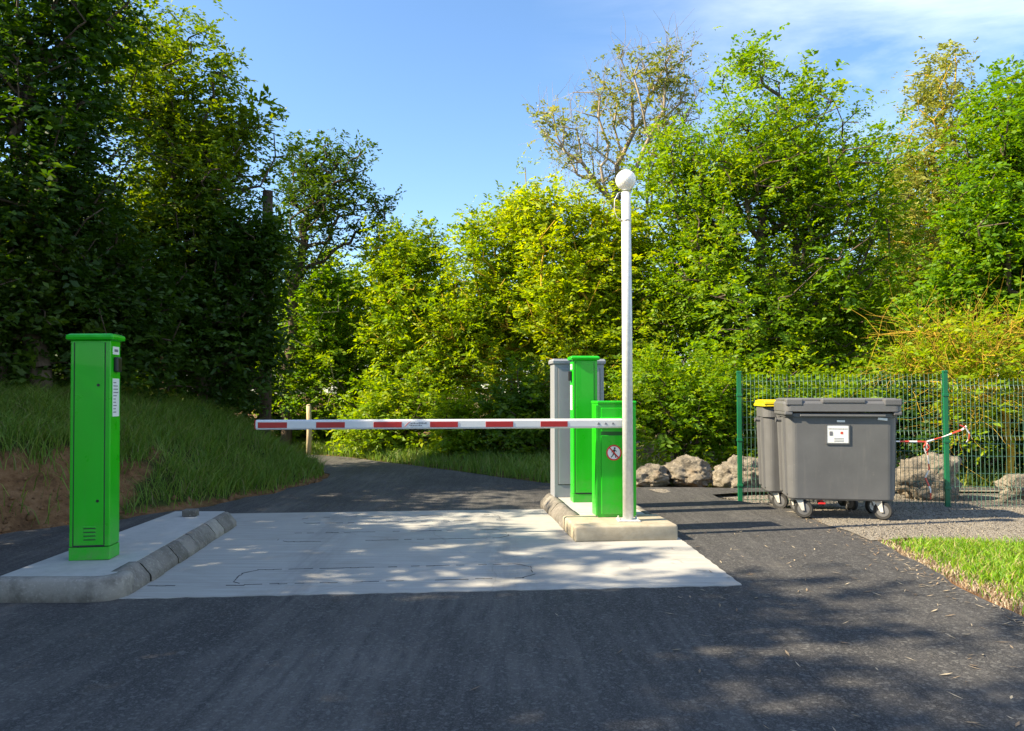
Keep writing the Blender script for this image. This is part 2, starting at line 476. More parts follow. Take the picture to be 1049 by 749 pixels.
def axis(pts):
    out = []
    for (a, b, st) in pts: out += list(np.arange(a, b, st))
    return np.array(out + [pts[-1][1]])
gx = axis([(-400, -60, 20), (-60, -16, 2), (-16, -8, 0.4), (-8, 8, 0.12), (8, 16, 0.4), (16, 60, 2), (60, 400, 20)])
gy = axis([(-400, -40, 20), (-40, -4, 1.5), (-4, 4, 0.4), (4, 20, 0.12), (20, 30, 0.4), (30, 80, 2), (80, 500, 20)])
X, Y = np.meshgrid(gx, gy)
Z = hgt(X, Y)
nx, ny = len(gx), len(gy)
idx = np.arange(nx*ny).reshape(ny, nx)
tf = np.stack([idx[:-1,:-1], idx[:-1,1:], idx[1:,1:], idx[1:,:-1]], -1).reshape(-1, 4)
S = bank_s(X, Y)
soil = np.interp(S, [-0.2, 0.05, 0.75, 1.15], [0.6, 1.0, 0.95, 0.0]) * np.clip((-4.35 - X)/0.5, 0, 1)
soil = np.maximum(soil, np.interp(S, [-0.3, 0.0, 0.10, 0.18], [0.45, 0.62, 0.5, 0.0]) * (X > -6) * (Y > 5))
soil = np.maximum(soil, np.interp(X - 3.22 - 0.24*np.clip((Y-5.4)/2.2, 0, 1), [-1, 0, 0.25, 0.6], [1, 1, 0.75, 0.12]) * (X > 2) * (Y < 9))
me = np_mesh('ground', np.stack([X, Y, Z], -1).reshape(-1, 3), tf, None, {'soil': soil.ravel()})
tag(link('ground', me, M['terrain'], smooth=True), kind='structure')

def strip_sheet(name, rows, z, mat, kind='structure', thick=0.0):
    """sheet between two edge lines given at many stations: rows = [(xl,yl,xr,yr)]; the edges keep a small lip"""
    bm = bmesh.new()
    n = 14
    prev = None
    for xl, yl, xr, yr in rows:
        cur = [bm.verts.new((xl + (xr-xl)*k/n, yl + (yr-yl)*k/n, z)) for k in range(n+1)]
        if prev:
            for k in range(n): bm.faces.new((prev[k], prev[k+1], cur[k+1], cur[k]))
        prev = cur
    return tag(obj(name, bm, mat), kind=kind)

from mathutils.geometry import delaunay_2d_cdt
def flat_sheet(name, pts, mat, z, grid=None):
    inp = [Vector(p) for p in pts]
    n = len(inp)
    edges = [(i, (i+1) % n) for i in range(n)]
    if grid is not None: inp += [Vector(p) for p in grid]
    vs, _, fs, _, _, _ = delaunay_2d_cdt(inp, edges, [], 1, 1e-4)
    bm = bmesh.new()
    bv = [bm.verts.new((v.x, v.y, z(v.x, v.y) if callable(z) else z)) for v in vs]
    for f in fs:
        try: bm.faces.new([bv[i] for i in f])
        except ValueError: pass
    for f in bm.faces:
        f.normal_update()
        if f.normal.z < 0: f.normal_flip()
    me = bpy.data.meshes.new(name); bm.to_mesh(me); bm.free()
    return tag(link(name, me, mat), kind='structure')

# asphalt: the road in front, round the kerbs and on to the bend
def jit(t, a=0.03): return a*(math.sin(t*5.3) + 0.6*math.sin(t*11.7 + 1) + 0.4*math.sin(t*23.1 + 2))
poly = []
for y in np.arange(-40, 8.6, 0.25): poly.append((3.24 + 0.24*min(1, max(0, (y-5.4)/2.2)) + 0.03*math.sin(y*1.1) + jit(y, 0.018), y))
for x, y in ((3.5, 9.3), (3.3, 9.7), (3.1, 10.0), (2.8, 10.4), (2.8, 10.8), (3.4, 11.1), (6, 11.3), (12, 11.3), (30, 11.2)): poly.append((x, y))
for x in list(np.arange(30, 4, -2)) + list(np.arange(4, -8, -0.3)) + list(np.arange(-8, -60, -3)):
    poly.append((x, float(np.interp(x, RF_X, RF_Y)) - 0.06 + jit(x, 0.03)))
for x in list(np.arange(-60, -8, 3)) + list(np.arange(-8, -3.0, 0.3)):
    poly.append((x, float(np.interp(x, RN_X, RN_Y)) + 0.10 + jit(x, 0.03)))
for y in list(np.arange(12.9, 5, -0.2)) + list(np.arange(5, -40, -1)):
    poly.append((float(np.interp(y, BX_Y, BX_X)) + 0.16 + jit(y, 0.05), y))
flat_sheet('asphalt_road', poly, M['asphalt'], 0.0)

# gravel apron by the bins, running back to the boulders
gp = []
for x in np.arange(3.42, 12, 0.2): gp.append((x, 7.35 + 0.09*math.sin(x*2.2) + jit(x, 0.05)))
for p in ((14, 8), (14, 13), (5, 13)): gp.append(p)
for x in np.arange(4.6, 1.9, -0.2): gp.append((x, 11.35 + 0.12*math.sin(x*3.1)))
for p in ((2.1, 11.0), (2.6, 10.85), (3.2, 10.7), (2.75, 10.55), (2.6, 10.2), (2.85, 9.8), (3.2, 9.45), (3.32, 9.1), (3.35, 8.8), (3.38, 8.5), (3.39, 8.2), (3.42, 7.9), (3.41, 7.6)): gp.append((p[0] + jit(p[1]*3, 0.02), p[1]))
ggrid = [(x, y) for x in np.arange(2.0, 9, 0.2) for y in np.arange(7.5, 12.9, 0.2)]
def inside(p, P):
    c = False; k = len(P)-1
    for i in range(len(P)):
        if (P[i][1] > p[1]) != (P[k][1] > p[1]) and p[0] < (P[k][0]-P[i][0])*(p[1]-P[i][1])/(P[k][1]-P[i][1]) + P[i][0]: c = not c
        k = i
    return c
ggrid = [p for p in ggrid if inside(p, gp)]
flat_sheet('gravel_ground', gp, M['gravel'], lambda x, y: float(hgt(x, y)) + 0.028, ggrid)

# loose stones on the gravel
def scatter_stones(n, seed):
    rg = np.random.default_rng(seed)
    xs = rg.uniform(2.7, 6.6, n); ys = rg.uniform(7.4, 11.2, n)
    r = 0.0035 + 0.012*rg.random(n)**2.5
    base = np.array([(1,0,0),(0,1,0),(-1,0,0),(0,-1,0),(0,0,0.9),(0,0,-0.6)], float)
    fc = np.array([(0,1,4),(1,2,4),(2,3,4),(3,0,4),(1,0,5),(2,1,5),(3,2,5),(0,3,5)])
    j = rg.uniform(0.6, 1.3, (n, 6, 3))
    V = base[None]*j*r[:,None,None]
    V[:,:,0] += xs[:,None]; V[:,:,1] += ys[:,None]; V[:,:,2] += hgt(xs, ys)[:,None] + 0.030
    keep = (xs > 3.48) | (ys > 9.7)
    V = V[keep]; m = len(V)
    Fc = (fc[None] + 6*np.arange(m)[:,None,None]).reshape(-1, 3)
    return np_mesh('loose_gravel', V.reshape(-1, 3), Fc)
tag(link('loose_gravel', scatter_stones(9000, 3), M['gravel']), 'loose pale stones lying on the gravel by the bins', 'gravel', kind='stuff')

# ------------------------------------------------------------------ concrete slab and kerbed islands
def uvpoly(pts, z0, z1):
    return prism(bmesh.new(), [uv(u, v)[:2] for u, v in pts], z0, z1)
slab = tag(obj('concrete_slab', uvpoly([(-2.12 + 4.39*k/70, 5.56 - 0.09*k/70 + 0.006*math.sin(k*2.1) + 0.006*math.sin(k*0.9+1) + 0.004*math.sin(k*4.7)) for k in range(71)] + [(2.27 + 0.13*k/30 + 0.005*math.sin(k*1.9), 5.47 + 1.78*k/30) for k in range(1, 31)] + [ (2.40, 9.30), (-2.9, 9.36), (-2.9, 8.4), (-2.12, 8.4)], -0.10, 0.005), M['concrete']), kind='structure')
def cut(bm, pts, w, z0=0.0051, z1=0.0075, rgen=random.Random(5)):
    # a hand-cut groove filled with dark sealant, broken where it has worn away
    for (u0, v0), (u1, v1) in zip(pts, pts[1:]):
        L = math.hypot(u1-u0, v1-v0)
        n = max(1, int(L/0.06))
        for k in range(n):
            if rgen.random() < 0.44 + 0.3*math.sin(k*0.55 + u0*7): continue
            a, b = k/n, (k+1.15)/n
            p0 = (u0+(u1-u0)*a, v0+(v1-v0)*a); p1 = (u0+(u1-u0)*b, v0+(v1-v0)*b)
            du, dv = (u1-u0)/L, (v1-v0)/L
            o = rgen.uniform(-0.007, 0.007); ww = w*rgen.uniform(0.25, 0.9)
            q = [(p0[0]-dv*(ww+o), p0[1]+du*(ww+o)), (p1[0]-dv*(ww+o), p1[1]+du*(ww+o)), (p1[0]+dv*(ww-o), p1[1]-du*(ww-o)), (p0[0]+dv*(ww-o), p0[1]-du*(ww-o))]
            prism(bm, [uv(*t)[:2] for t in q], z0, z1)
cb = bmesh.new()
for (ua, ub, va, vb) in ((-1.46, 0.80, 5.86, 6.34), (-1.45, 0.76, 7.50, 7.96), (-1.42, 0.78, 8.55, 8.95)):
    c = 0.10
    cut(cb, [(ua+c, va), (ub-c, va), (ub, va+c), (ub, vb-c), (ub-c, vb), (ua+c, vb), (ua, vb-c), (ua, va+c), (ua+c, va)], 0.0042)
cut(cb, [(-2.05, 5.90), (-1.36, 5.84)], 0.006)
obj('sealed_groove', cb, M['seam'], slab)

def island(name, label, outline, kerbs, ztop, mat_top, plinth=None):
    t = thing(name, label, 'kerbed island', (0, 0, 0), 0)
    obj('deck', uvpoly(outline, -0.05, ztop), mat_top, t)
    # kerb stones swept along the edge: sloped, rounded face, small joints, each stone a little out of line
    vs, fs, tn = [], [], []
    rg = random.Random(int(abs(kerbs[0][0][0][0])*1000))
    SLOPED = [(-0.030, -0.04), (0.134, -0.04), (0.130, 0.052), (0.122, 0.068), (0.058, 0.142), (0.042, 0.153), (0.020, 0.158), (-0.030, 0.157)]
    UPRIGHT = [(-0.030, -0.04), (0.080, -0.04), (0.078, 0.100), (0.074, 0.135), (0.066, 0.148), (0.052, 0.156), (0.020, 0.159), (-0.030, 0.157)]
    m = 8
    for path, side, slen, *up_ in kerbs:
        prof = UPRIGHT if up_ else SLOPED
        P = [Vector(p) for p in path]
        dense = []
        for a, b in zip(P, P[1:]):
            q = max(1, int((b-a).length/0.03))
            dense += [a.lerp(b, k/q) for k in range(q)]
        dense.append(P[-1])
        cum = [0.0]
        for a, b in zip(dense, dense[1:]): cum.append(cum[-1] + (b-a).length)
        bounds = [0.0]
        while bounds[-1] < cum[-1] - slen[0]*0.6: bounds.append(bounds[-1] + rg.uniform(*slen))
        bounds[-1] = cum[-1]
        def ptn(dist):
            k = min(range(len(cum)), key=lambda i: abs(cum[i]-dist))
            k = min(k, len(dense)-2)
            while k > 0 and cum[k] > dist: k -= 1
            f = (dist-cum[k])/max(1e-6, cum[k+1]-cum[k])
            p = dense[k].lerp(dense[k+1], f)
            t = (dense[min(k+3, len(dense)-1)] - dense[max(k-2, 0)]).normalized()
            return p, Vector((t.y, -t.x))*side
        for a, b in zip(bounds, bounds[1:]):
            a += 0.002; b -= 0.002
            dz = rg.uniform(-0.007, 0.003); do = rg.uniform(-0.009, 0.006)
            q = max(1, int((b-a)/0.035))
            st = [(a, 0.94)] + [(a + 0.012 + (b-a-0.024)*k/q, 1.0) for k in range(q+1)] + [(b, 0.94)]
            base = len(vs); tt = rg.random()
            for d_, sc_ in st:
                p, nn = ptn(d_)
                for o, z in prof:
                    oo = o*(sc_ if o > 0 else 1) + do*(o > 0.02)
                    vs.append(uv(p.x + nn.x*oo, p.y + nn.y*oo, z*(sc_*0.5+0.5) + dz*(z > 0)))
            for i in range(len(st)-1):
                for jj in range(m):
                    fs.append((base+i*m+jj, base+i*m+(jj+1) % m, base+(i+1)*m+(jj+1) % m, base+(i+1)*m+jj)); tn.append(tt)
            for e in (0, (len(st)-1)*m):
                for x in ((0, 1, 2, 7), (7, 2, 3, 6), (6, 3, 4, 5)):
                    fs.append(tuple(base+e+y for y in x)); tn.append(tt)
    me = np_mesh('kerb', np.array(vs), np.array(fs), {'tint': np.array(tn)})
    o = link('kerb', me, M['kerb'], t)
    if plinth: obj('plinth', plinth, M['plinth'], t, True)
    return t

island('kerbed_island', 'long pale kerbed island along the left edge of the slab',
       [(-2.93, 5.62), (-2.24, 5.565), (-2.18, 5.66), (-2.18, 8.50), (-2.70, 8.55)],
       [([(-2.98, 5.635), (-2.30, 5.572), (-2.24, 5.575), (-2.185, 5.605), (-2.160, 5.66), (-2.157, 5.74)], 1, (0.9, 0.9), 1), ([(-2.20, 5.69), (-2.18, 8.50)], 1, (0.24, 0.36))], 0.157, M['concrete_top'])
pl = bbox(-0.505, 0.50, -0.34, 0.34, 0.0, 0.150, 0.022, 3)
bmesh.ops.transform(pl, matrix=Matrix.Translation(uv(1.86, 7.55, 0)) @ Matrix.Rotation(SITE, 4, 'Z'), verts=pl.verts[:])
island('kerbed_island', 'short kerbed island carrying the barrier, lamp and green terminal',
       [(1.51, 7.75), (2.27, 7.75), (2.27, 9.71), (1.64, 9.71), (1.50, 9.58)],
       [([(1.50, 7.88), (1.49, 9.55), (1.51, 9.63), (1.57, 9.69), (1.65, 9.71), (2.26, 9.71)], -1, (0.26, 0.34)), ([(2.265, 7.90), (2.265, 9.70)], 1, (0.4, 0.5))], 0.148, M['concrete_top'], pl)
# small grey stub on the far end of the left island
bm = bbox(-0.07, 0.07, -0.06, 0.06, 0, 0.07, 0.012)
o = tag(obj('concrete_stub', bm, M['kerb']), 'small grey concrete stub at the far end of the long island', 'concrete block')
o.location = uv(-2.44, 8.20, 0.157); o.rotation_euler = (0, 0, SITE)

# ------------------------------------------------------------------ terminals
def terminal(loc, rz, side, label):
    t = thing('access_terminal', label, 'terminal', loc, rz, 'green access terminals')
    W, D, H = 0.290, 0.185, 1.70
    b = bbox(0, W, 0, D, 0.10, H-0.05, 0.008, 2)
    obj('housing', b, M['green'], t)
    obj('plinth', bbox(-0.001, W+0.001, -0.001, D+0.001, 0.0, 0.096, 0.004), M['green'], t)
    obj('cap', loft(bmesh.new(), [rrect(W/2+0.004, D/2+0.004, 0.01, H-0.052, 4, W/2, D/2), rrect(W/2+0.026, D/2+0.026, 0.016, H-0.044, 4, W/2, D/2),
        rrect(W/2+0.030, D/2+0.030, 0.018, H-0.026, 4, W/2, D/2), rrect(W/2+0.026, D/2+0.026, 0.016, H-0.010, 4, W/2, D/2), rrect(W/2+0.008, D/2+0.008, 0.012, H, 4, W/2, D/2)]), M['green'], t)
    # front door: a raised leaf between dark seams
    dr = obj('door', bbox(0.034, W-0.044, -0.006, 0.002, 0.112, H-0.068, 0.003), M['green'], t)
    sm = bmesh.new()
    box(sm, 0.026, 0.0325, -0.0018, 0.004, 0.11, H-0.066); box(sm, W-0.0425, W-0.036, -0.0018, 0.004, 0.11, H-0.066)
    box(sm, 0.026, W-0.036, -0.0016, 0.004, 0.1005, 0.1105)
    obj('seam', sm, M['seam'], t)
    for z in ((1.31, 0.44) if side > 0 else ()):
        k = lathe(bmesh.new(), [(0.011, -0.004), (0.011, -0.0005), (0.006, -0.006)][:2] + [], 16, (0, 0, 0), 'y')
        bmesh.ops.transform(k, matrix=Matrix.Translation((0.205, -0.006, z)), verts=k.verts[:])
        obj('lock', k, M['black'], dr)
    if side > 0:
      vb = bmesh.new()
      for k in range(4): box(vb, 0.105, 0.195, -0.010, -0.004, 0.155+0.028*k, 0.169+0.028*k, 0.003, 1)
      obj('vent', vb, M['green'], dr)
      vs = bmesh.new()
      for k in range(4): box(vs, 0.107, 0.193, -0.0085, -0.0062, 0.149+0.028*k, 0.1548+0.028*k)
      obj('vent_shadow_gap', vs, M['seam'], dr)
    # control side facing the lane
    xs = W if side > 0 else 0.0
    def sx(a, b): return (xs+a, xs+b) if side > 0 else (xs-b, xs-a)
    rd = bmesh.new(); x0, x1 = sx(-0.001, 0.034); box(rd, x0, x1, 0.05, 0.135, 1.41, 1.525, 0.010)
    obj('card_reader', rd, M['black'], t)
    x0, x1 = sx(-0.001, 0.003)
    l1 = obj('top_label', bbox(x0, x1, 0.035, 0.150, 1.545, 1.605), M['label'], t)
    l2 = obj('tariff_label', bbox(x0, x1, 0.035, 0.155, 1.07, 1.36), M['label'], t)
    x0, x1 = sx(0.0031, 0.0040)
    ib = bmesh.new(); box(ib, x0, x1, 0.06, 0.13, 1.565, 1.585)
    obj('print', ib, M['ink'], l1)
    ib = bmesh.new(); rr = random.Random(4)
    for k in range(10): box(ib, x0, x1, 0.045, 0.045 + rr.uniform(0.04, 0.095), 1.10+0.025*k, 1.107+0.025*k)
    obj('print', ib, M['ink'], l2)
    return t
terminal(uv(-2.687, 6.10, 0.157), SITE, 1, 'tall green terminal alone on the long island beside the grass bank').rotation_euler = (0, -R(0.7), SITE)
terminal(uv(1.64, 8.82, 0.148), SITE, -1, 'tall green terminal standing between the barrier cabinet and grey cupboard')

g = thing('electrical_cabinet', 'tall light grey cabinet at the back of the short island', 'cabinet', uv(1.49, 9.27, 0.148), SITE)
obj('housing', bbox(0, 0.62, 0, 0.30, 0, 1.62, 0.008), M['grey_paint'], g)
obj('cap', loft(bmesh.new(), [rrect(0.314, 0.154, 0.01, 1.618, 4, 0.31, 0.15), rrect(0.33, 0.17, 0.014, 1.63, 4, 0.31, 0.15), rrect(0.333, 0.173, 0.014, 1.66, 4, 0.31, 0.15), rrect(0.32, 0.16, 0.014, 1.685, 4, 0.31, 0.15)]), M['grey_paint'], g)
dr = obj('door', bbox(0.055, 0.565, -0.007, 0.002, 0.16, 1.57, 0.003), M['grey_paint'], g)
sm = bmesh.new()
box(sm, 0.047, 0.0535, -0.0018, 0.003, 0.155, 1.575); box(sm, 0.5665, 0.573, -0.0018, 0.003, 0.155, 1.575); box(sm, 0.047, 0.573, -0.0016, 0.003, 0.150, 0.1565)
obj('seam', sm, M['seam'], g)

# ------------------------------------------------------------------ barrier
bg = thing('barrier_gate', 'red and white lowered barrier arm on a squat green cabinet', 'barrier', uv(1.69, 7.72, 0.1502), SITE)
W, D, H = 0.40, 0.29, 1.17
obj('housing', bbox(0, W, 0, D, 0, H-0.02, 0.006), M['green'], bg)
obj('lid', bbox(-0.006, W+0.006, -0.006, D+0.006, H-0.018, H+0.012, 0.008), M['green'], bg)
obj('front_panel', bbox(0.035, W-0.03, -0.010, 0.002, 0.03, 0.83, 0.004), M['green'], bg)
obj('upper_panel', bbox(0.035, W-0.03, -0.008, 0.002, 0.87, 1.11, 0.004), M['green'], bg)
sm = bmesh.new(); box(sm, 0.035, W-0.03, -0.0016, 0.003, 0.8305, 0.8695)
obj('seam', sm, M['green_dark'], bg)
# side flange (the cabinet's edge return on the left)
obj('side_flange', bbox(-0.022, 0.004, -0.004, 0.06, 0.02, H-0.03, 0.004), M['green'], bg)
arm = bmesh.new()
AZ = 0.955        # arm centre above the plinth
prof = []
hy, hz, rr_ = 0.022, 0.048, 0.020
for (sy, sz, a0) in ((1,1,0),(-1,1,90),(-1,-1,180),(1,-1,270)):
    for k in range(5):
        a = R(a0 + 90*k/4)
        prof.append((sy*(hy-rr_) + rr_*math.cos(a), sz*(hz-rr_) + rr_*math.sin(a)))
AX0, AX1, AY = -3.375, 0.235, -0.052
loft(arm, [[(x, AY+p[0]*s, AZ+p[1]*s) for p in prof] for x, s in ((AX0, 0.9), (AX0+0.006, 1), (AX1, 1), (AX1+0.006, 0.9))])
boom = obj('boom', arm, M['white_paint'], bg, False)
for k in range(6):
    x0 = AX0 + 0.022 + 0.551*k
    obj('reflector', bbox(x0, x0+0.275, AY-hy-0.003, AY-hy+0.004, AZ-0.031, AZ+0.024, 0.002, 1), M['red'], boom)
obj('end_cap', bbox(AX0-0.012, AX0+0.002, AY-0.020, AY+0.020, AZ-0.045, AZ+0.045, 0.006), M['red'], boom)
for k in range(3):
    tb = bmesh.new()
    cx = -0.005 + 0.075*k
    if k == 0: pts = [(cx-0.016, AZ-0.012), (cx+0.016, AZ-0.012), (cx, AZ+0.016)]
    else: pts = [(cx-0.016, AZ-0.008), (cx+0.016, AZ-0.010), (cx-0.004, AZ+0.012)]
    a = [tb.verts.new((p[0], AY-hy-0.002, p[1])) for p in pts]; b2 = [tb.verts.new((p[0], AY-hy+0.003, p[1])) for p in pts]
    tb.faces.new(a); tb.faces.new(b2[::-1])
    for i in range(3): tb.faces.new((a[i], b2[i], b2[(i+1) % 3], a[(i+1) % 3]))
    obj('triangle_mark', tb, M['ink'], boom)
# maker's mark on the boom: a thin red swoosh and two lines of small lettering
lx = AX0 + 0.022 + 0.551*2 + 0.30
lg = bmesh.new()
pts = [(0, -0.024), (0.012, -0.022), (0.040, 0.010), (0.062, 0.026), (0.058, 0.028), (0.034, 0.014)]
a = [lg.verts.new((lx+p[0], AY-hy-0.002, AZ+p[1])) for p in pts]; lg.faces.new(a)
ex = bmesh.ops.extrude_face_region(lg, geom=lg.faces[:]); bmesh.ops.translate(lg, verts=[v for v in ex['geom'] if isinstance(v, bmesh.types.BMVert)], vec=(0, 0.004, 0))
obj('logo_mark', lg, M['ink_red'], boom)
lt = bmesh.new(); rg = random.Random(2)
for row, (z, x0, x1) in enumerate(((0.010, 0.062, 0.205), (-0.012, 0.05, 0.17))):
    x = x0
    while x < x1:
        w = rg.uniform(0.007, 0.013); box(lt, lx+x, lx+x+w, AY-hy-0.0015, AY-hy+0.003, AZ+z-0.006, AZ+z+rg.choice((0.004, 0.008))); x += w+0.005
obj('logo_lettering', lt, M['ink'], boom)
# bracket that holds the boom to the cabinet
obj('boom_bracket', bbox(0.02, 0.33, -0.030, -0.009, AZ-0.06, AZ+0.06, 0.006), M['green'], bg)
# no-walking sign on the front panel
SC = (0.165, 0.655)
def disc(r, y0, y1, c=SC, n=32): return lathe(bmesh.new(), [(r, y0), (r, y1)], n, (c[0], 0, c[1]), 'y')
sg = obj('no_walking_sign', disc(0.080, -0.0125, -0.009), M['label'], bg)
ring = bmesh.new(); n = 40
vo, vi = [], []
for k in range(n):
    a = 2*PI*k/n
    vo.append([ring.verts.new((SC[0]+r*math.cos(a), y, SC[1]+r*math.sin(a))) for r in (0.080, 0.066) for y in (-0.0145, -0.012)])
for k in range(n):
    p, q = vo[k], vo[(k+1) % n]
    for i, j in ((0, 1), (1, 3), (3, 2), (2, 0)): ring.faces.new((p[i], p[j], q[j], q[i]))
obj('red_ring', ring, M['sign_red'], sg)
sl = bbox(-0.070, 0.070, -0.0165, -0.0148, -0.0065, 0.0065)
bmesh.ops.transform(sl, matrix=Matrix.Translation((SC[0], 0, SC[1])) @ Matrix.Rotation(R(48), 4, 'Y'), verts=sl.verts[:])
obj('red_slash', sl, M['sign_red'], sg)
wf = lathe(bmesh.new(), [(0.010, -0.0142), (0.010, -0.0127)], 14, (SC[0]+0.008, 0, SC[1]+0.046), 'y')
def stroke(bm, p, q, w):
    p = Vector((SC[0]+p[0], 0, SC[1]+p[1])); q = Vector((SC[0]+q[0], 0, SC[1]+q[1]))
    d = (q-p).normalized(); nn = Vector((-d.z, 0, d.x))*w
    a = [bm.verts.new(c + Vector((0, y, 0))) for y in (-0.0142, -0.0127) for c in (p+nn, q+nn, q-nn, p-nn)]
    for f in ((0,1,2,3),(7,6,5,4),(0,4,5,1),(1,5,6,2),(2,6,7,3),(3,7,4,0)): bm.faces.new([a[i] for i in f])
for p, q, w in (((0.006, 0.034), (-0.002, -0.004), 0.0085), ((-0.002, -0.004), (0.016, -0.026), 0.0055), ((0.016, -0.026), (0.018, -0.050), 0.0045), ((-0.002, -0.004), (-0.012, -0.028), 0.0055), ((-0.012, -0.028), (-0.030, -0.046), 0.0045),
                ((0.006, 0.030), (0.028, 0.012), 0.0042), ((0.004, 0.030), (-0.018, 0.018), 0.0042), ((-0.018, 0.018), (-0.022, 0.002), 0.0038)):
    stroke(wf, p, q, w)
obj('walking_figure', wf, M['black'], sg)

# ------------------------------------------------------------------ lamp post
lp = thing('lamp_post', 'slim galvanised lamp post topped by a white globe', 'lamp post', uv(1.945, 7.50, 0.1502), 0)
obj('pole', tube(bmesh.new(), [(0, 0, 0.004), (0, 0, 2.0), (-0.004, 0, 3.28)], [0.053, 0.051, 0.047], 24), M['steel'], lp, True)
fl = bmesh.new(); box(fl, -0.11, 0.11, -0.085, 0.085, 0.0, 0.014, 0.003, 1)
fo = obj('base_plate', fl, M['steel'], lp)
for sx_ in (-1, 1):
    for sy_ in (-1, 1):
        obj('bolt', lathe(bmesh.new(), [(0.012, 0.014), (0.012, 0.026), (0.007, 0.027), (0.007, 0.040)], 8, (sx_*0.088, sy_*0.064, 0)), M['zinc'], fo)
gl = bmesh.new()
pr = [(0.045, 0.0)] + [(0.103*math.sin(a), 0.100 - 0.103*math.cos(a)) for a in np.linspace(0.46, PI-0.02, 18)]
lathe(gl, pr, 32, (-0.004, 0, 3.305))
obj('globe', gl, M['globe'], lp, True)
obj('strap', lathe(bmesh.new(), [(0.0500, 2.985), (0.0525, 2.987), (0.0525, 3.000), (0.0500, 3.002)], 24, (-0.003, 0, 0)), M['zinc'], lp)
cab = [(-0.048, -0.03, 2.99), (-0.10, -0.03, 3.02), (-0.125, -0.02, 3.10), (-0.12, -0.01, 3.20), (-0.085, 0, 3.27), (-0.06, 0, 3.285)]
obj('cable', tube(bmesh.new(), cab, 0.004, 6), M['zinc'], lp, True)

# ------------------------------------------------------------------ bins
def castor(parent, x, y, rot, H=0.205, zoff=0.0):
    r = 0.100
    th = R(rot)
    mt = Matrix.Translation((x, y, 0)) @ Matrix.Rotation(th, 4, 'Z')
    br = bmesh.new()
    box(br, -0.05, 0.05, -0.045, 0.045, 0.196, 0.206)
    lathe(br, [(0.028, 0.18), (0.028, 0.197)], 12)
    for sx_ in (-1, 1):
        a = [(0.036*sx_, 0.03, 0.196), (0.036*sx_, -0.045, 0.196), (0.036*sx_, -0.060, 0.085), (0.036*sx_, -0.030, 0.085)]
        b_ = [(p[0]+0.006*sx_, p[1], p[2]) for p in a]
        va = [br.verts.new(p) for p in a]; vb_ = [br.verts.new(p) for p in b_]
        br.faces.new(va); br.faces.new(vb_[::-1])
        for i in range(4): br.faces.new((va[i], vb_[i], vb_[(i+1) % 4], va[(i+1) % 4]))
    bmesh.ops.transform(br, matrix=mt, verts=br.verts[:])
    w = obj('castor', br, M['zinc'], parent)
    ty = lathe(bmesh.new(), [(0.070, -0.022), (0.092, -0.024), (r, -0.014), (r, 0.014), (0.092, 0.024), (0.070, 0.022)], 28, (0, -0.045, r), 'x')
    bmesh.ops.transform(ty, matrix=mt, verts=ty.verts[:])
    obj('tyre', ty, M['rubber'], w)
    hb = lathe(bmesh.new(), [(0.012, -0.034), (0.014, -0.026), (0.072, -0.0215), (0.072, 0.0215), (0.014, 0.026), (0.012, 0.034)], 24, (0, -0.045, r), 'x')
    bmesh.ops.transform(hb, matrix=mt, verts=hb.verts[:])
    obj('hub', hb, M['bin_lid'] if rot < 100 else M['zinc'], w)

